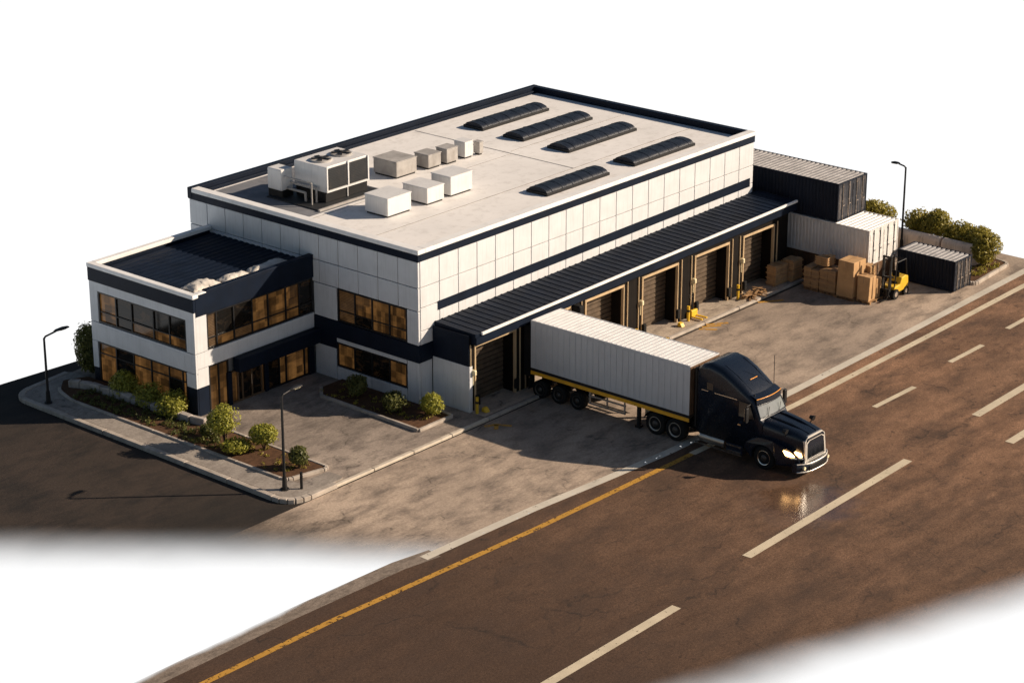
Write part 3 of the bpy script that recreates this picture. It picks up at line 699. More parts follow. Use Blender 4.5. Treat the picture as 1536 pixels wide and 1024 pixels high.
for s in (-1, 1):
    t = MB(); x = TC + s * .75; t.box(x - .07, x + .07, -8.62, -8.48, .12, 1.2); t.box(x - .13, x + .13, -8.68, -8.42, .02, .12); t.build('landing_leg', blackm, T)
    t = MB(); x = TC + s * .98; t.box(x - .03, x + .03, -8.0, -6.0, .5, .56); t.box(x - .03, x + .03, -8.0, -6.0, .85, .91)
    for y in (-7.95, -7.0, -6.05): t.box(x - .025, x + .025, y - .03, y + .03, .56, 1.06)
    t.build('side_guard', rustbar, T)
t = MB(); t.box(4.6, 5.0, -9.1, -8.75, .55, 1.0); t.build('tool_box', tan, T, bevel=.02)
for y in (-3.2, -4.25, -5.3):
    for s in (-1, 1): wheel(T, TC + s * .78, y, .41, .36, s, hubm)
t = MB()
for s in (-1, 1): t.box(TC + s * .8 - .2, TC + s * .8 + .2, -2.62, -2.6, .3, .8)
t.build('mud_flap', rubber, T)

C0 = 5.25
K = thing('truck_tractor', (C0, -13.6, 0), 'dark navy long-nosed sleeper truck with chrome grille hauling the white trailer', 'truck')
bd = MB()
secs = [(-11.72, 1.0, .95, .8, 3.62, .2), (-11.95, 1.06, 1.02, .74, 3.80, .24), (-12.35, 1.07, 1.03, .72, 3.9, .28), (-12.9, 1.07, 1.02, .72, 3.82, .32), (-13.4, 1.07, 1.01, .72, 3.58, .34), (-13.9, 1.06, .98, .72, 3.26, .32), (-14.3, 1.05, .95, .74, 2.96, .26), (-14.46, 1.04, .92, .75, 2.80, .2), (-14.84, 1.0, .94, .8, 2.04, .1), (-14.95, .98, .9, .85, 1.95, .1)]
bd.loft([rrect(y, C0, a, b, z0, z1, r, 6) for y, a, b, z0, z1, r in secs])
cab = bd.build('cab', truckpaint, K)
# hood
hd = MB()
hs = [(-14.9, 1.0, .88, .8, 2.03, .3), (-15.3, .99, .86, .8, 2.01, .32), (-15.8, .95, .82, .75, 1.95, .32), (-16.2, .89, .76, .72, 1.86, .3), (-16.48, .83, .70, .7, 1.75, .24), (-16.58, .76, .64, .75, 1.66, .16)]
hd.loft([rrect(y, C0, a, b, z0, z1, r, 6) for y, a, b, z0, z1, r in hs]); hood = hd.build('hood', truckpaint, K)
rg_ = MB()
for s in (-1, 1): rg_.tube([(C0 + s * .33, -14.95, 2.05), (C0 + s * .31, -15.4, 2.035), (C0 + s * .28, -15.9, 1.965), (C0 + s * .25, -16.45, 1.77)], [.03, .04, .04, .02], 8)
rg_.build('hood_crease', truckpaint, hood)
# fenders
FWY, FWR = -15.15, .5
for s in (-1, 1):
    poly = []
    top = [(-14.2, .78), (-14.3, 1.0), (-14.55, 1.2), (-14.85, 1.33), (-15.2, 1.38), (-15.6, 1.34), (-15.95, 1.24), (-16.25, 1.1), (-16.42, .92), (-16.46, .72), (-16.4, .5)]
    poly += top
    for i in range(13):
        a = R(-12) + math.pi * (1 + 24 / 180) * i / 12
        poly.append((FWY - .6 * math.cos(a), .5 + .6 * math.sin(a)))
    f = MB(); xo, xi = C0 + s * 1.1, C0 + s * .66
    n = len(poly)
    outer = [(xo - s * (.0 if .7 < z < 1.2 else .05) - s * max(0, (-y - 15.9)) * .28, y, z) for y, z in poly]; inner = [(xi, y, z + (.04 if z > .95 else 0)) for y, z in poly]
    f.add(outer + inner, [tuple(range(n)), tuple(range(2 * n - 1, n - 1, -1))]); f.add(outer + inner, [(i + n, n + (i + 1) % n, (i + 1) % n, i) for i in range(n)], True)
    f.build('fender', truckpaint, K, bevel=.03, seg=2)
    hl = MB()
    hl.hexa([(C0 + s * 1.09, -16.22, .92), (C0 + s * .80, -16.54, .92), (C0 + s * .80, -16.2, .92), (C0 + s * 1.09, -16.05, .92)], [(C0 + s * 1.07, -16.08, 1.08), (C0 + s * .80, -16.46, 1.10), (C0 + s * .80, -16.1, 1.12), (C0 + s * 1.07, -15.95, 1.1)])
    h = hl.build('headlight', headl, K, bevel=.015)
    hb = MB(); hb.hexa([(C0 + s * 1.11, -16.26, .84), (C0 + s * .79, -16.58, .84), (C0 + s * .79, -16.3, .84), (C0 + s * 1.11, -16.05, .84)], [(C0 + s * 1.11, -16.24, .915), (C0 + s * .79, -16.56, .915), (C0 + s * .79, -16.3, .915), (C0 + s * 1.11, -16.05, .915)]); hb.build('chrome_trim', chrome, h, bevel=.01)
    m_ = MB(); x = C0 + s * 1.36; m_.box(x - .1, x + .1, -14.52, -14.42, 2.0, 2.62); m_.tube([(C0 + s * 1.0, -14.4, 2.65), (x, -14.45, 2.66)], .025); m_.tube([(C0 + s * 1.0, -14.4, 1.95), (x, -14.45, 1.96)], .025)
    mo = m_.build('mirror', blackm, K, bevel=.03, seg=2)
    mf = MB(); mf.box(x - .085, x + .085, -14.418, -14.41, 2.04, 2.58); mf.build('mirror_glass', chrome, mo)
    m_ = MB(); m_.tube([(C0 + s * .78, -15.9, 1.6), (C0 + s * .98, -16.0, 1.86)], .018, 6); m_.cyl((C0 + s * .98, -16.03, 1.9), (C0 + s * .98, -15.9, 1.92), .12, .07, 14); m_.build('hood_mirror', blackm, K)
    # fuel tank, steps and skirt
    tk = MB(); x = C0 + s * .88; tk.cyl((x, -13.2, .6), (x, -11.95, .6), .24, n=24); tk.build('fuel_tank', alu, K)
    st = MB(); st.box(x - .26, x + .22, -14.15, -13.32, .36, .74); st.build('step_box', truckpaint, K, bevel=.03)
    st = MB(); st.box(C0 + s * 1.15 - .03, C0 + s * 1.15 + .03, -14.1, -13.36, .42, .47); st.box(C0 + s * 1.13 - .03, C0 + s * 1.13 + .03, -14.1, -13.36, .66, .72); st.build('step', chrome, K)
    sk = MB(); sk.box(C0 + s * 1.12 - .02, C0 + s * 1.12 + .02, -14.15, -11.75, .3, .36); sk.build('side_trim', chrome, K)
    # side door glass, sleeper window, handle
    dw = MB(); xg = C0 + s * 1.055
    def sidez(z): return C0 + s * (1.065 - .045 * (z - 1) / 2.0 - .0)
    dw.hexa([(sidez(2.0), -14.62, 2.02), (sidez(2.0), -13.85, 2.02), (sidez(2.0) - s * .05, -13.85, 2.02), (sidez(2.0) - s * .05, -14.62, 2.02)], [(sidez(2.7), -14.36, 2.64), (sidez(2.7), -13.85, 2.66), (sidez(2.7) - s * .05, -13.85, 2.66), (sidez(2.7) - s * .05, -14.36, 2.64)])
    dw.build('side_window', sideg, K)
    dw = MB(); dw.box(sidez(2.9) - .02, sidez(2.9) + .02, -12.55, -12.2, 2.75, 3.1); dw.build('sleeper_window', sideg, K, bevel=.02)
    dw = MB(); dw.box(xg + s * .0 - .025, xg + .025, -13.98, -13.84, 1.62, 1.68); dw.build('door_handle', chrome, K)
    ln = MB(); ln.box(sidez(2.6) - .012, sidez(2.6) + .012, -13.75, -11.95, 2.68, 2.705); ln.build('body_moulding', chrome, K)
    ex = MB(); ex.cyl((C0 + s * .82, -11.55, .9), (C0 + s * .82, -11.55, 3.5), .07, n=14); ex.build('exhaust_stack', blackm, K)
# windscreen
ws = MB(); n = 8; ring0, ring1 = [], []
for i in range(n + 1):
    u = -1 + 2 * i / n; bul = .09 * (1 - u * u)
    ring0.append((C0 + u * .90, -14.845 - bul + .02, 2.10)); ring1.append((C0 + u * .84, -14.62 - bul + .02, 2.56))
ws.add(ring0 + ring1 + [(x, y + .12, z) for x, y, z in ring0 + ring1], [(i, i + 1, n + 2 + i, n + 1 + i) for i in range(n)], True)
k = 2 * (n + 1)
ws.add(ring0 + ring1 + [(x, y + .12, z) for x, y, z in ring0 + ring1], [(n + 1 + i, n + 2 + i, k + n + 2 + i, k + n + 1 + i) for i in range(n)] + [(i + 1, i, k + i, k + i + 1) for i in range(n)] + [(0, n + 1, k + n + 1, k), (n, k + n, k + 2 * n + 1, 2 * n + 1)])
wso = ws.build('windscreen', wind, K)
t = MB(); t.tube(ring0, .025, 6); t.tube(ring1, .03, 6); t.tube([ring0[0], ring1[0]], .03, 6); t.tube([ring0[-1], ring1[-1]], .03, 6); t.build('windscreen_seal', truckpaint, wso)
t = MB()
for u in (-.5, .3): t.tube([(C0 + u, -14.93, 2.1), (C0 + u + .25, -14.82, 2.42)], .012, 6)
t.build('wiper', blackm, wso)
# visor with amber strip lamps
t = MB(); vis = []
for i in range(n + 1):
    u = -1 + 2 * i / n; vis.append((C0 + u * .86, -14.58 - .12 * (1 - u * u), 2.86))
t.add(vis + [(x, y + .3, z + .12) for x, y, z in vis] + [(x, y - .03, z - .24) for x, y, z in vis] + [(x, y + .12, z - .22) for x, y, z in vis], [(i, i + 1, n + 2 + i, n + 1 + i) for i in range(n)] + [(i + 1, i, 2 * n + 2 + i, 2 * n + 3 + i) for i in range(n)])
t.build('sun_visor', truckpaint, K)
t = MB(); t.tube([(x, y - .005, z - .02) for x, y, z in vis], .018, 6); t.build('marker_light', amber, K)
t = MB(); t.tube([(C0 + u * .5, -13.78 - .04 * (1 - u * u), 3.36) for u in (-.5, 0, .5)], .018, 6); t.build('marker_light', amber, K)
# raised crease lines on the roof fairing
t = MB()
for s in (-1, 1): t.tube([(C0 + s * .62, -12.1, 3.82), (C0 + s * .62, -12.9, 3.80), (C0 + s * .62, -13.5, 3.50), (C0 + s * .6, -14.2, 3.03)], [.02, .045, .045, .02], 8)
t.build('fairing_crease', truckpaint, cab)
# grille, bumper
t = MB()
def grp(u, w0, w1, z): return (C0 + u, -16.56 - .08 * (1 - (u / .6) ** 2), z)
fr_o = [(-.76, .66), (.76, .66), (.70, 1.58), (.48, 1.75), (-.48, 1.75), (-.70, 1.58)]
fr_i = [(-.63, .77), (.63, .77), (.58, 1.46), (.42, 1.56), (-.42, 1.56), (-.58, 1.46)]
def gy(z): return -16.62 + (z - .7) * .07
vo = [(C0 + x, gy(z), z) for x, z in fr_o]; vi = [(C0 + x, gy(z) - .025, z) for x, z in fr_i]; vb = [(C0 + x, gy(z) + .12, z) for x, z in fr_o]; vbi = [(C0 + x, gy(z) + .06, z) for x, z in fr_i]
t.add(vo + vi + vb + vbi, [(i, (i + 1) % 6, 6 + (i + 1) % 6, 6 + i) for i in range(6)] + [(12 + i, 12 + (i + 1) % 6, (i + 1) % 6, i) for i in range(6)] + [(6 + i, 6 + (i + 1) % 6, 18 + (i + 1) % 6, 18 + i) for i in range(6)])
gr = t.build('grille_frame', silver, K)
t = MB(); t.add([(C0 + x, gy(z) + .05, z) for x, z in fr_i], [tuple(range(6))])
for i in range(13):
    x = -.57 + 1.14 * i / 12; zt = 1.55 if abs(x) < .42 else 1.48
    t.hexa([(C0 + x - .008, gy(.8) - .0, .8), (C0 + x + .008, gy(.8) - .0, .8), (C0 + x + .008, gy(.8) + .05, .8), (C0 + x - .008, gy(.8) + .05, .8)], [(C0 + x - .008, gy(zt), zt), (C0 + x + .008, gy(zt), zt), (C0 + x + .008, gy(zt) + .05, zt), (C0 + x - .008, gy(zt) + .05, zt)])
t.build('grille_mesh', lourve, gr)
t = MB(); rings = []
for i in range(13):
    u = -1 + 2 * i / 12; x = C0 + u * 1.09; y = -16.78 + .34 * abs(u) ** 3.2
    rings.append([(x, y, .30), (x, y - .03, .42), (x, y - .02, .58), (x, y + .03, .68), (x, y + .14, .68), (x, y + .14, .30)])
t.loft(rings); bp = t.build('bumper', truckpaint, K)
t = MB(); t.tube([(C0 + u * 1.09, -16.80 + .34 * abs(u) ** 3.2, .33) for u in [-1 + 2 * i / 12 for i in range(13)]], .035, 8); t.build('bumper_lip', silver, bp)
t = MB(); t.tube([(C0 + u * 1.07, -16.78 + .34 * abs(u) ** 3.2, .66) for u in [-1 + 2 * i / 12 for i in range(13)]], .03, 8); t.build('bumper_trim', silver, bp)
t = MB(); rings = []
for i in range(9):
    u = -1 + 2 * i / 8; x = C0 + u * .62; y = -16.825 + .05 * abs(u) ** 3
    rings.append([(x, y, .36), (x, y, .56), (x, y + .06, .56), (x, y + .06, .36)])
t.loft(rings, False); t.build('air_intake', blackm, bp)
for s in (-1, 1):
    t = MB(); t.cyl((C0 + s * .84, -16.70, .5), (C0 + s * .84, -16.56, .5), .07); t.build('fog_lamp', cream, bp)
# chassis, fifth wheel, mudguards, antenna
t = MB(); t.box(C0 - .42, C0 - .28, -16.2, -8.9, .55, .85); t.box(C0 + .28, C0 + .42, -16.2, -8.9, .55, .85); t.box(C0 - .6, C0 + .6, -10.6, -9.6, .86, 1.02)
for y in (-9.55, -10.6): t.box(C0 - .8, C0 + .8, y - .08, y + .08, .42, .58)
t.box(C0 - .8, C0 + .8, FWY - .06, FWY + .06, .42, .54); t.box(C0 - .5, C0 + .5, -16.3, -14.9, .5, .9); t.build('chassis', blackm, K)
t = MB(); t.box(C0 - .95, C0 + .95, -11.74, -11.7, .9, 3.4); t.build('cab_back_panel', blackm, K)
t = MB(); t.tube([(C0 - .75, -14.42, 2.9), (C0 - .75 + .02, -14.4, 3.0)], .03, 8); t.tube([(6.02, -14.3, 2.9), (6.02, -14.28, 4.25)], .014, 6); t.build('antenna', blackm, K)
for s in (-1, 1):
    for y in (-9.55, -10.6):
        t = MB(); ar = [(C0 + s * .8, y + .58 * math.cos(a), .5 + .58 * math.sin(a)) for a in [R(20 + 14 * i) for i in range(11)]]
        q = [(p[0] - .24, p[1], p[2]) for p in ar] + [(p[0] + .24, p[1], p[2]) for p in ar]
        t.add(q, [(i, i + 1, 12 + i, 11 + i) for i in range(10)], True); o_ = t.build('mudguard', rubber, K); md = o_.modifiers.new('thick', 'SOLIDIFY'); md.thickness = .025
for y in (-9.55, -10.6):
    for s in (-1, 1): wheel(K, C0 + s * .8, y, .5, .42, s)
for s in (-1, 1): wheel(K, C0 + s * .9, FWY, FWR, .3, s, chrome)

for ch_ in kids(K):
    for o_ in [ch_] + kids(ch_):
        if o_.name.split('.')[0] in ('wheel', 'rim', 'hub'): continue
        for v_ in o_.data.vertices:
            yy = v_.co.y - 13.6
            if yy < -15.72: v_.co.y -= .36 * min(1., (-15.72 - yy) / .7)

# ------------------------------------------------------------------ containers
def container(name, x0, x1, y0, y1, z0, z1, mat, roofmat, label, group, barmat=rustbar):
    """ISO box with its doors on the end facing the road (minus y)"""
    t = thing(name, ((x0 + x1) / 2, (y0 + y1) / 2, z0), label, 'container', group)
    e = .07; H = z1 - z0
    w = MB(); w.box(x0 + .05, x1 - .05, y0 + .05, y1 - .05, z0 + .08, z1 - .06)
    w.corr((x0 + .048, y0 + e, z0 + .1), (0, 1, 0), (0, 0, 1), (-1, 0, 0), y1 - y0 - 2 * e, H - .18, .2, .034)
    w.corr((x1 - .048, y0 + e, z0 + .1), (0, 1, 0), (0, 0, 1), (1, 0, 0), y1 - y0 - 2 * e, H - .18, .2, .034)
    w.build('side_panel', mat, t)
    r = MB(); r.corr((x0 + e, y0 + e, z1 - .058), (0, 1, 0), (1, 0, 0), (0, 0, 1), y1 - y0 - 2 * e, x1 - x0 - 2 * e, .26, .05); r.build('roof', roofmat, t)
    f = MB()
    for x in (x0, x1 - e):
        for y in (y0, y1 - e): f.box(x, x + e, y, y + e, z0, z1)
        f.box(x, x + e, y0 + e, y1 - e, z1 - .07, z1 - .005); f.box(x, x + e, y0 + e, y1 - e, z0, z0 + .1)
    for y in (y0, y1 - e): f.box(x0 + e, x1 - e, y, y + e, z1 - .09, z1 - .005); f.box(x0 + e, x1 - e, y, y + e, z0, z0 + .09)
    f.build('frame', mat, t, bevel=.008)
    xm = (x0 + x1) / 2
    for a, b in ((x0 + e, xm - .008), (xm + .008, x1 - e)):
        d = MB(); d.box(a + .005, b - .005, y0 + .02, y0 + .05, z0 + .1, z1 - .1)
        for k in range(4):
            zz = z0 + .16 + (H - .36) * k / 4; d.box(a + .06, b - .06, y0 + .006, y0 + .02, zz, zz + (H - .36) / 4 - .05)
        d.build('door', contdoor if mat is contnavy else mat, t, bevel=.005); do = list(col.objects)[-1]
        q = MB()
        for u in (.28, .74):
            x = a + (b - a) * u; q.cyl((x, y0 - .015, z0 + .05), (x, y0 - .015, z1 - .05), .018, n=8)
            for zz in (z0 + .2, z0 + H * .5, z1 - .25): q.box(x - .04, x + .04, y0 - .02, y0 + .004, zz, zz + .05)
            q.box(x - .01, x + .16, y0 - .035, y0 - .015, z0 + H * .38, z0 + H * .38 + .035)
        q.build('locking_bar', barmat, do)
    return t
container('shipping_container', 25.72, 28.3, -4.42, 2.6, 3.14, 5.1, contnavy, controof, 'long navy container stacked on top of the white container', 'shipping containers beside the loading bays')
container('shipping_container', 25.66, 28.35, -6.35, 1.6, 1.28, 3.1, contwhite, coping, 'long white container lying under the stacked navy container', 'shipping containers beside the loading bays', blackm)
container('shipping_container', 25.74, 28.28, -6.3, 1.5, .02, 1.24, contrust, contrust, 'low rust brown container at the bottom of the stack', 'shipping containers beside the loading bays')
container('shipping_container', 28.15, 29.75, -9.8, -6.5, .06, 1.62, contnavy, controof, 'small short navy container standing alone by the road', 'shipping containers beside the loading bays')

# ------------------------------------------------------------------ loads, forklift, dock clutter
def jbox(mb, x0, x1, y0, y1, z0, z1, r, j):
    q = lambda: r.uniform(-j, j)
    mb.hexa([(x0 + q(), y0 + q(), z0), (x1 + q(), y0 + q(), z0), (x1 + q(), y1 + q(), z0), (x0 + q(), y1 + q(), z0)], [(x0 + q(), y0 + q(), z1 + q()), (x1 + q(), y0 + q(), z1 + q()), (x1 + q(), y1 + q(), z1 + q()), (x0 + q(), y1 + q(), z1 + q())])
def carton(x0, x1, y0, y1, z0, z1, label, mat=card, group='cardboard loads in the yard', tape=True, seed=0):
    r = random.Random(seed + 11); t = thing('cardboard_box', ((x0 + x1) / 2, (y0 + y1) / 2, z0), label, 'box', group)
    b = MB(); jbox(b, x0, x1, y0, y1, z0, z1, r, .025); o = b.build('carton', mat, t, bevel=.02, seg=2)
    if tape:
        b = MB(); ym = (y0 + y1) / 2; b.box(x0 - .004, x0 + .03, ym - .03, ym + .03, z1 - .35, z1); b.box(x0, x1, ym - .03, ym + .03, z1 + .018, z1 + .026)
        b.box((x0 + x1) / 2 - .03, (x0 + x1) / 2 + .03, y0 - .03, y0, z0 + .1, z1 - .02)
        b.build('tape', wrap, t)
    return t
def load(x0, x1, y0, y1, z0, h, label, seed, nx=2, ny=2, nz=2, group='cardboard loads in the yard'):
    """film-wrapped stack of cartons, lumpy outline"""
    r = random.Random(seed); t = thing('wrapped_load', ((x0 + x1) / 2, (y0 + y1) / 2, z0), label, 'wrapped load', group)
    b = MB()
    for i in range(nx):
        for j in range(ny):
            for k in range(nz):
                a, b_, c_ = x0 + (x1 - x0) * i / nx, y0 + (y1 - y0) * j / ny, z0 + h * k / nz
                jbox(b, a + .005, a + (x1 - x0) / nx - .005, b_ + .005, b_ + (y1 - y0) / ny - .005, c_ + .004, c_ + h / nz - (r.uniform(0, .1) if k == nz - 1 else .004), r, .02)
    b.build('cartons', wrap, t, bevel=.025, seg=2)
    s = MB()
    for z in (z0 + h * .12, z0 + h * .36, z0 + h * .6, z0 + h * .84): s.box(x0 - .03, x1 + .03, y0 - .03, y0 - .024, z, z + .05); s.box(x0 - .036, x0 - .03, y0 - .024, y1 + .03, z, z + .05)
    s.build('strap', card, t)
    return t
def pallet(x0, x1, y0, y1, label, z=.004, rot=None):
    t = thing('wooden_pallet', ((x0 + x1) / 2, (y0 + y1) / 2, z), label, 'pallet', 'wooden pallets')
    b = MB(); n = 6; w = (y1 - y0) / n
    for i in range(n): b.box(x0, x1, y0 + w * i + .012, y0 + w * (i + 1) - .012, z + .105, z + .13)
    b.build('deck_boards', wood, t)
    b = MB()
    for x in (x0 + .02, (x0 + x1) / 2 - .05, x1 - .12): b.box(x, x + .1, y0, y1, z + .085, z + .105); b.box(x, x + .1, y0, y1, z, z + .02); [b.box(x, x + .1, yy, yy + .12, z + .02, z + .085) for yy in (y0, (y0 + y1) / 2 - .06, y1 - .12)]
    b.build('bearers', wood, t); return t
G = .004
pallet(23.85, 25.05, -6.75, -5.68, 'wooden pallet under the tall cardboard box')
carton(23.9, 24.95, -6.66, -5.74, G + .13, 1.95, 'tall cardboard box, tallest load, between the wrapped stacks and the forklift', seed=1)
carton(25.05, 25.55, -6.9, -6.45, G + .13, 1.55, 'cardboard box half hidden behind the tallest box', seed=5)
pallet(24.0, 25.2, -7.6, -6.8, 'wooden pallet in front of the forklift forks')
carton(24.05, 24.65, -7.5, -6.8, G + .13, 1.35, 'lower cardboard box standing in front of the tallest one', seed=2)
carton(24.7, 25.12, -7.5, -6.85, G + .13, 1.15, 'narrow cardboard box next to the forklift mast', seed=3)
pallet(23.95, 24.95, -4.62, -3.78, 'wooden pallet under the wrapped load nearer the loading bays')
load(23.95, 24.95, -4.62, -3.74, G + .13, 1.05, 'wrapped brown load nearer the loading bays, below a small box', 21)
pallet(23.95, 24.95, -5.6, -4.72, 'wooden pallet under the wrapped load beside the tallest box')
load(23.95, 24.95, -5.6, -4.68, G + .13, 1.15, 'wrapped brown load beside the tallest cardboard box', 22)
load(24.2, 24.85, -4.95, -4.25, G + 1.3, .5, 'small wrapped bundle resting on top of two brown loads', 23, 2, 2, 1)
load(23.0, 24.05, -2.75, -2.2, .11, 1.05, 'wrapped crate load by the last loading door, lower of the pair', 24, 2, 1, 2)
load(24.15, 24.95, -3.0, -2.3, .11, 1.15, 'wrapped crate load in the corner against the container stack', 25, 1, 2, 2)

F = thing('forklift', (25.9, -7.6, 0), 'yellow forklift with a black mast in front of the white container', 'forklift')
fy0, fy1 = -8.1, -7.25
b = MB()
for s0, s1 in ((fy0, fy0 + .0),):
    pass
prof = [(25.45, .28), (25.45, .62), (25.95, .66), (26.1, .95), (26.45, 1.02), (26.7, .95), (26.75, .5), (26.65, .28)]
n = len(prof); v0 = [(x, fy0 + .04, z) for x, z in prof]; v1 = [(x, fy1 - .04, z) for x, z in prof]
b.add(v0 + v1, [tuple(range(n - 1, -1, -1)), tuple(range(n, 2 * n))] + [(i, (i + 1) % n, n + (i + 1) % n, n + i) for i in range(n)])
b.build('body', yellow, F, bevel=.05, seg=3)
b = MB(); b.box(25.85, 26.15, fy0 + .22, fy1 - .22, .66, .74); b.box(26.1, 26.18, fy0 + .22, fy1 - .22, .96, 1.25); b.build('seat', rubber, F, bevel=.03)
b = MB()
for y in (fy0 + .08, fy1 - .08): b.tube([(25.5, y, .6), (25.65, y, 1.85), (26.45, y, 1.85), (26.6, y, .98)], .03, 8)
for i in range(5): b.tube([(25.68 + i * .18, fy0 + .08, 1.86), (25.68 + i * .18, fy1 - .08, 1.86)], .018, 6)
b.build('overhead_guard', blackm, F)
b = MB()
for y in (fy0 + .18, fy1 - .26): b.box(25.25, 25.37, y, y + .08, .1, 2.2); b.box(25.2, 25.25, y + .02, y + .06, .12, 2.0)
for z in (.3, 1.1, 2.12): b.box(25.26, 25.36, fy0 + .26, fy1 - .26, z, z + .07)
b.box(25.1, 25.2, fy0 + .12, fy1 - .12, .2, .28); b.box(25.1, 25.2, fy0 + .12, fy1 - .12, .5, .58)
for y in (fy0 + .16, (fy0 + fy1) / 2 - .03, fy1 - .22): b.box(25.11, 25.16, y, y + .05, .28, .95)
b.build('mast', blackm, F)
for y in (fy0 + .2, fy1 - .3):
    b = MB(); b.box(25.06, 25.1, y, y + .1, .06, .58); b.box(24.55, 25.06, y, y + .1, .06, .1); b.build('fork', blackm, F)
def fwheel(x, y, r, w):
    n = 20; o = MB(); o.cyl((x, y - w / 2, r), (x, y + w / 2, r), r, n=n); t = o.build('wheel', rubber, F, bevel=.02)
    o = MB(); o.cyl((x, y - w / 2 - .01, r), (x, y + w / 2 + .01, r), r * .5, n=14); o.build('rim', rustbar, t)
for y in (fy0 + .07, fy1 - .07): fwheel(25.55, y, .26, .18); fwheel(26.5, y, .22, .16)
b = MB(); b.tube([(25.65, -7.68, .68), (25.75, -7.68, 1.0)], .02); b.cyl((25.74, -7.68, 1.0), (25.76, -7.68, 1.03), .14, n=16); b.build('steering_wheel', blackm, F)

# bollards
def bollard(loc, label, mat=yellow, h=.75, r=.07, group='yellow bollards along the loading bays', capm=blackm):
    t = thing('bollard', loc, label, 'bollard', group)
    b = MB(); b.cyl((loc[0], loc[1], loc[2]), (loc[0], loc[1], loc[2] + h), r, n=14); b.build('post', mat, t, bevel=.02)
    b = MB(); b.cyl((loc[0], loc[1], loc[2] + h * .62), (loc[0], loc[1], loc[2] + h * .76), r * 1.04, n=14); b.build('band', capm, t)
    return t
bollard((.98, -2.45, .1), 'yellow bollard beside the first loading door near the shrub bed')
bollard((12.15, -2.45, .1), 'yellow bollard between the third and fourth loading doors')
bollard((16.25, -2.4, .1), 'yellow bollard at the left of the pallet jack')
bollard((20.3, -2.4, .1), 'yellow bollard between the two farthest loading doors')
bollard((8.3, -2.45, .1), 'yellow bollard behind the white trailer')
bollard((-9.65, -2.45, .155), 'short black bollard beside the lamp at the sidewalk corner', blackm, .72, .06, None, rubber)
# pallet jack
J = thing('pallet_jack', (16.9, -2.6, .1), 'yellow hand pallet jack parked between the fourth and fifth loading doors', 'pallet jack')
b = MB(); b.box(16.6, 16.72, -2.95, -2.35, .16, .22); b.box(16.95, 17.07, -2.95, -2.35, .16, .22); b.build('forks', yellow, J, bevel=.01)
b = MB(); b.box(16.58, 17.09, -2.35, -2.2, .13, .5); b.build('pump_body', yellow, J, bevel=.03)
b = MB(); b.tube([(16.83, -2.25, .45), (16.83, -2.12, 1.1)], .025); b.tube([(16.7, -2.12, 1.1), (16.96, -2.12, 1.1), (16.96, -2.1, 1.22), (16.7, -2.1, 1.22), (16.7, -2.12, 1.1)], .018); b.build('handle', blackm, J)
b = MB(); b.cyl((16.75, -2.27, .17), (16.92, -2.27, .17), .07); b.build('wheel', rubber, J)
# timber and strapping heap
Q = thing('timber_pile', (21.2, -2.65, .1), 'low untidy heap of broken pallet boards by the farthest loading doors', 'timber pile'); r_ = random.Random(4); b = MB()
for i in range(22):
    c_ = Vector((21.2 + r_.uniform(-.6, .7), -2.62 + r_.uniform(-.28, .2), .13 + r_.random() * .22)); a = r_.uniform(-.5, .5) + (0 if i % 3 else 1.4); d_ = Vector((math.cos(a), math.sin(a), r_.uniform(-.12, .12))) * r_.uniform(.25, .5); n_ = Vector((-d_.y, d_.x, 0)).normalized() * .045
    b.hexa([tuple(c_ - d_ - n_), tuple(c_ + d_ - n_), tuple(c_ + d_ + n_), tuple(c_ - d_ + n_)], [tuple(c_ - d_ - n_ + Vector((0, 0, .03))), tuple(c_ + d_ - n_ + Vector((0, 0, .03))), tuple(c_ + d_ + n_ + Vector((0, 0, .03))), tuple(c_ - d_ + n_ + Vector((0, 0, .03)))])
b.build('boards', wood, Q)
# wheel chocks
def chock(x, y, label):
    t = MB(); t.hexa([(x, y, .1), (x + .26, y, .1), (x + .26, y + .3, .1), (x, y + .3, .1)], [(x, y + .12, .28), (x + .26, y + .12, .28), (x + .26, y + .28, .3), (x, y + .28, .3)])
    tag(t.build('wheel_chock', yellow, None, (x, y, .1), bevel=.02), label, 'wheel chock', 'yellow wheel chocks at the loading doors')
chock(1.25, -2.75, 'yellow wheel chock on the apron in front of the first loading door')
chock(15.3, -2.75, 'yellow wheel chock on the apron left of the pallet jack')

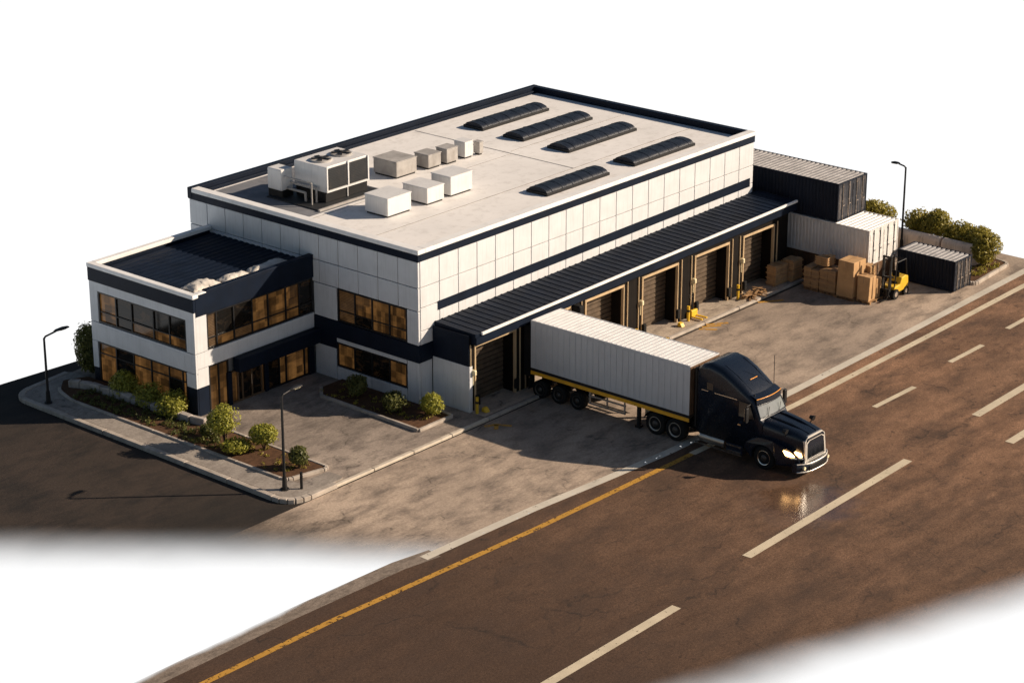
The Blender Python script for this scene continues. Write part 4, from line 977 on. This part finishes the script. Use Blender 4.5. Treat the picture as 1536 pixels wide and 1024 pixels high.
# ------------------------------------------------------------------ lamps
def lamp(x, y, z, h, ax, ay, label):
    t = thing('street_lamp', (x, y, z), label, 'street lamp', 'street lamps around the depot')
    b = MB(); b.cyl((x, y, z), (x, y, z + .06), .17, n=14); b.cyl((x, y, z + .06), (x, y, z + .55), .11, .085, 14); b.build('base', blackm, t)
    b = MB(); b.cyl((x, y, z + .55), (x, y, z + h), .06, .048, 12); b.build('pole', blackm, t)
    d = Vector((ax, ay, 0)); l = d.length; u = d.normalized(); P = Vector((x, y, z + h))
    b = MB(); b.tube([tuple(P - Vector((0, 0, .04))), tuple(P + u * .08 + Vector((0, 0, .05))), tuple(P + u * l * .5 + Vector((0, 0, .13)))], .042, 10); b.build('arm', blackm, t)
    n_ = Vector((-u.y, u.x, 0)); rings = []
    for s_, w, hh in ((.42, .05, .05), (.52, .1, .07), (.8, .13, .08), (1., .09, .05)):
        c_ = P + u * l * s_ + Vector((0, 0, .13)); rings.append([tuple(c_ - n_ * w), tuple(c_ + n_ * w), tuple(c_ + n_ * w * .8 + Vector((0, 0, hh))), tuple(c_ - n_ * w * .8 + Vector((0, 0, hh)))])
    b = MB(); b.loft(rings, False); hd_ = b.build('lamp_head', blackm, t, bevel=.015)
    b = MB(); c_ = P + u * l * .76 + Vector((0, 0, .125)); q = [c_ - n_ * .08 - u * .16, c_ + n_ * .08 - u * .16, c_ + n_ * .08 + u * .16, c_ - n_ * .08 + u * .16]
    b.hexa([tuple(v - Vector((0, 0, .02))) for v in q], [tuple(v) for v in q]); b.build('lens', cream, hd_)
lamp(-10.3, 12.45, .155, 3.0, 1.35, 0., 'black street lamp on the sidewalk left of the office wing')
lamp(-10.15, -2.0, .155, 4.0, 1.1, 0., 'black street lamp at the sidewalk corner beside a short bollard')
lamp(32.3, -4.2, .004, 4.45, -.1, .8, 'black street lamp behind the containers by the concrete barrier')

# ------------------------------------------------------------------ walls
def rough_wall(name, pts, w, z0, h, label, cat, mat, seg=.6, jit=.05):
    t = MB(); r = random.Random(3)
    for a, b in zip(pts[:-1], pts[1:]):
        a, b = Vector(a), Vector(b); L = (b - a).length; k = max(1, round(L / seg)); d = (b - a) / L; nn = Vector((-d.y, d.x))
        for i in range(k):
            s0, s1 = a + d * (L * i / k + .01), a + d * (L * (i + 1) / k - .01); w0 = w / 2 * r.uniform(.85, 1.15)
            q = [s0 - nn * w0, s1 - nn * w0 * r.uniform(.9, 1.1), s1 + nn * w0, s0 + nn * w0]
            t.hexa([(v.x, v.y, z0) for v in q], [(v.x + r.uniform(-jit, jit) * .4, v.y + r.uniform(-jit, jit) * .4, z0 + h + r.uniform(-jit, jit)) for v in q])
    c_ = Vector(pts[0]); o = t.build(name, mat, None, (c_.x, c_.y, z0), bevel=.035); return tag(o, label, cat)
rough_wall('garden_wall', [(-8.5, 13.2), (-8.05, 12.2), (-7.95, 9), (-7.85, 6.0), (-7.65, 5.3)], .3, .15, .36, 'low pale rubble stone wall running through the planting bed under round shrubs', 'garden wall', stone)
BR = thing('barrier_wall', (32.75, -6.3, .0), 'pale concrete barrier wall in front of the hedge by the containers', 'wall', None)
for i, (a, b) in enumerate(((-8.9, -6.4), (-6.3, -3.8), (-3.7, -1.2), (-1.1, 1.4))):
    t = MB(); prof = [(32.5, 0), (32.5, .7)] + [(32.76 - .26 * math.cos(math.pi * q_ / 8), .72 + .32 * math.sin(math.pi * q_ / 8)) for q_ in range(1, 8)] + [(33.02, .7), (33.02, 0)]; n = len(prof)
    v0 = [(x, a, z) for x, z in prof]; v1 = [(x, b, z) for x, z in prof]
    t.add(v0 + v1, [tuple(range(n)), tuple(range(2 * n - 1, n - 1, -1))] + [(i_, n + i_, n + (i_ + 1) % n, (i_ + 1) % n) for i_ in range(n)]); t.build('barrier_segment', barrierm, BR, bevel=.025)

# ------------------------------------------------------------------ planting
def leaves(mb, c, rad, n, size, r, lobes=7, up=.25, hollow=.6):
    """leaf-sized faces spread through lobes inside an uneven ellipsoid"""
    c = Vector(c); rad = Vector(rad); L = []
    for i in range(lobes):
        d = Vector((r.gauss(0, 1), r.gauss(0, 1), r.gauss(0, 1))).normalized() * r.uniform(.26, .44)
        L.append((Vector((d.x * rad.x, d.y * rad.y, d.z * rad.z)), r.uniform(.48, .6)))
    L.append((Vector((0, 0, 0)), .8))
    vs, fs = [], []
    for i in range(n):
        o, k = L[r.randrange(len(L))]
        d = Vector((r.gauss(0, 1), r.gauss(0, 1), r.gauss(0, 1))).normalized(); q = (hollow + (1 - hollow) * r.random() ** .55) * k * (1.12 if r.random() < .07 else 1)
        p = c + o + Vector((d.x * rad.x, d.y * rad.y, d.z * rad.z)) * q
        nrm = (d + Vector((r.gauss(0, .45), r.gauss(0, .45), r.gauss(0, .45) + up))).normalized()
        a = nrm.orthogonal().normalized(); a.rotate(Matrix.Rotation(r.random() * 6.28, 3, nrm)); b = nrm.cross(a)
        s = size * r.uniform(.65, 1.35); f = nrm * s * .25
        b0 = len(vs); vs += [p - a * s, p + b * s * .55 - f * .3, p + a * s - f, p - b * s * .55 - f * .3]; fs.append((b0, b0 + 1, b0 + 2, b0 + 3))
    mb.add(vs, fs)
def plant(name, label, cat, group, loc, rad, zc_, mat, n=1500, size=.06, seed=1, stem=True, lobes=7, trunk=.05):
    r = random.Random(seed); t = thing(name, loc, label, cat, group)
    m_ = MB(); leaves(m_, (loc[0], loc[1], loc[2] + zc_), rad, n, size, r, lobes); m_.build('crown', mat, t, recalc=False)
    m_ = MB(); P = Vector(loc)
    for i in range(5 if stem else 3):
        a = r.random() * 6.28; e = Vector((math.cos(a) * rad[0] * .5, math.sin(a) * rad[1] * .5, zc_ + rad[2] * r.uniform(-.1, .4)))
        mid = Vector((e.x * .2, e.y * .2, max(.05, zc_ - rad[2] * .8)))
        m_.tube([tuple(P + Vector((r.uniform(-.03, .03), r.uniform(-.03, .03), 0))), tuple(P + mid), tuple(P + e)], [trunk, trunk * .7, trunk * .25], 7)
    m_.build('trunk', bark, t); return t
gA, gB, gC, gD = 'round shrubs along the office wing', 'clipped bushes in the front bed', 'shrubs in the bed by the warehouse front', 'hedge shrubs behind the barrier'
z = .2
plant('shrub', 'round shrub below the wing windows, farthest from the entrance', 'shrub', gA, (-7.62, 10.5, z), (.86, .86, .78), .5, leafY, 2900, .062, 1)
plant('shrub', 'middle of three round shrubs crowding the wing windows', 'shrub', gA, (-7.65, 8.95, z), (.85, .9, .75), .48, leafY, 2700, .062, 2)
plant('shrub', 'round shrub at the wing corner, nearest the entrance', 'shrub', gA, (-7.72, 7.3, z), (.9, .9, .78), .5, leafY, 2900, .062, 3)
plant('topiary_tree', 'round-headed topiary tree on bare stems in the front bed', 'tree', gB, (-8.7, 2.95, z), (.88, .88, .82), 1.22, leafY, 3400, .06, 4, trunk=.05, lobes=9)
plant('shrub', 'low bushy shrub at the foot of the topiary tree', 'shrub', gB, (-8.85, 2.1, z), (.75, .75, .42), .34, leafY, 1700, .06, 5)
plant('topiary_tree', 'globe-shaped bush between topiary tree and forecourt lamp', 'tree', gB, (-7.95, 1.45, z), (.76, .76, .60), .72, leafY, 2300, .06, 6, lobes=9, trunk=.045)
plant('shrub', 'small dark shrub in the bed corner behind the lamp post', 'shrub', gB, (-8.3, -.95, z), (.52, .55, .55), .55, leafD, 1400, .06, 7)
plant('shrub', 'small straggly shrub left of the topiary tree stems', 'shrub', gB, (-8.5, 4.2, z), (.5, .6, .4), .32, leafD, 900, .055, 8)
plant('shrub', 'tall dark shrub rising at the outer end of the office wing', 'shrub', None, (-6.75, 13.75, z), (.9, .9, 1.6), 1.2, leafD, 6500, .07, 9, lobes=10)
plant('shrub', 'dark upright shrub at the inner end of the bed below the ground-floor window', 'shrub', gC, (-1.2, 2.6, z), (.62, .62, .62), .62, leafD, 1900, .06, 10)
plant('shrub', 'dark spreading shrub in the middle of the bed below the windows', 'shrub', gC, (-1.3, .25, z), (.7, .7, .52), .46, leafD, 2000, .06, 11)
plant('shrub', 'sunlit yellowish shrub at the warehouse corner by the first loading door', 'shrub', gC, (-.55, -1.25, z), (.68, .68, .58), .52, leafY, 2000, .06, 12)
plant('shrub', 'nearest hedge shrub by the road kerb', 'shrub', gD, (32.45, -9.0, .14), (.95, .9, 1.05), .98, leafO, 4200, .08, 13)
plant('shrub', 'hedge shrub second from the road behind the barrier end', 'shrub', gD, (33.6, -8.0, .14), (1.0, 1.1, .85), .9, leafO, 3200, .08, 14)
plant('shrub', 'lower hedge shrub in the middle behind the barrier', 'shrub', gD, (33.8, -6.8, .14), (1.0, 1.15, .8), .95, leafO, 3000, .08, 15)
plant('shrub', 'taller rounded hedge shrub behind the middle of the barrier', 'shrub', gD, (33.9, -5.4, .14), (1.0, 1.0, .95), 1.12, leafO, 3400, .08, 16)
plant('shrub', 'hedge shrub right beside the distant street lamp', 'shrub', gD, (34.0, -4.1, .14), (1.0, 1.05, .9), 1.0, leafO, 3300, .08, 17)
plant('shrub', 'hedge shrub showing behind the white container roof', 'shrub', gD, (33.9, -1.7, .14), (.95, 1.4, .85), 1.05, leafO, 3200, .08, 18)
plant('shrub', 'farthest hedge shrub peeping out beside the stacked navy container', 'shrub', gD, (33.9, .2, .14), (.95, 1.3, .85), 1.15, leafO, 2900, .08, 19)
# ground cover
gc = MB(); r_ = random.Random(31)
for i in range(150):
    y = r_.uniform(3.2, 12.2); x = r_.uniform(-9.3, -8.1)
    leaves(gc, (x, y, .26), (.2, .2, r_.uniform(.1, .26)), 26, .05, r_, 2)
o = gc.build('ground_cover', leafD, None, (0, 0, 0), recalc=False); o['kind'] = 'stuff'
gc = MB()
for i in range(60):
    x, y = (r_.uniform(-9.2, -7.7), r_.uniform(-1.2, 3.5)); leaves(gc, (x, y, .23), (.16, .16, .1), 16, .04, r_, 2)
for i in range(50):
    x, y = (r_.uniform(-1.9, -.2), r_.uniform(-1.6, 4.3)); leaves(gc, (x, y, .24), (.18, .18, .12), 14, .045, r_, 2)
for i in range(40):
    x, y = (r_.uniform(30.2, 33.2), r_.uniform(-9.6, -8.8)); leaves(gc, (x, y, .2), (.25, .2, .15), 14, .06, r_, 2)
o = gc.build('bed_weeds', leafO, None, (0, 0, 0), recalc=False); o['kind'] = 'stuff'

# ------------------------------------------------------------------ scale, camera, light
for o in list(col.objects):
    if o.parent is None:
        o.location = o.location * S; o.scale = (S, S, S)
cam = bpy.data.cameras.new('camera'); co = bpy.data.objects.new('camera', cam); col.objects.link(co)
cam.sensor_width = 36; cam.lens = 3640.344 / 1536 * 36; cam.clip_end = 2000; cam.clip_start = .5
co.location = Vector((-71.708, -66.498, 39.551)) * S
co.rotation_euler = (R(90 - 20.4606), 0, R(40.4968 - 90))
sc.camera = co
EL, AZ = R(26), math.atan2(-.72, .70)          # sun stands towards +x, -y
sd = Vector((math.cos(EL) * math.cos(AZ), math.cos(EL) * math.sin(AZ), math.sin(EL)))
sun = bpy.data.lights.new('sun', 'SUN'); so = bpy.data.objects.new('sun', sun); col.objects.link(so)
sun.energy = 5.0; sun.angle = R(.6); sun.color = (1., .83, .65)
so.rotation_euler = sd.to_track_quat('Z', 'Y').to_euler(); so.location = (30, -30, 40)
w = bpy.data.worlds.new('World'); sc.world = w; w.use_nodes = True; t = w.node_tree; t.nodes.clear()
out = t.nodes.new('ShaderNodeOutputWorld')
sky = t.nodes.new('ShaderNodeTexSky'); sky.sky_type = 'NISHITA'; sky.sun_disc = False; sky.sun_elevation = EL; sky.sun_rotation = math.pi / 2 - AZ
b1 = t.nodes.new('ShaderNodeBackground'); t.links.new(sky.outputs[0], b1.inputs[0]); b1.inputs[1].default_value = .045
b2 = t.nodes.new('ShaderNodeBackground'); b2.inputs[0].default_value = (1, 1, 1, 1); b2.inputs[1].default_value = .79
tc = t.nodes.new('ShaderNodeTexCoord'); sp = t.nodes.new('ShaderNodeSeparateXYZ'); t.links.new(tc.outputs['Generated'], sp.inputs[0])
lt = t.nodes.new('ShaderNodeMath'); lt.operation = 'LESS_THAN'; t.links.new(sp.outputs[2], lt.inputs[0]); lt.inputs[1].default_value = 0.
mx = t.nodes.new('ShaderNodeMixShader'); t.links.new(lt.outputs[0], mx.inputs[0]); t.links.new(b1.outputs[0], mx.inputs[1]); t.links.new(b2.outputs[0], mx.inputs[2]); t.links.new(mx.outputs[0], out.inputs[0])
vs = sc.view_settings; sc.display_settings.display_device = 'sRGB'; vs.view_transform = 'Standard'; vs.look = 'None'; vs.exposure = .42; vs.gamma = 1
sc.cycles.max_bounces = 8; sc.cycles.transparent_max_bounces = 16
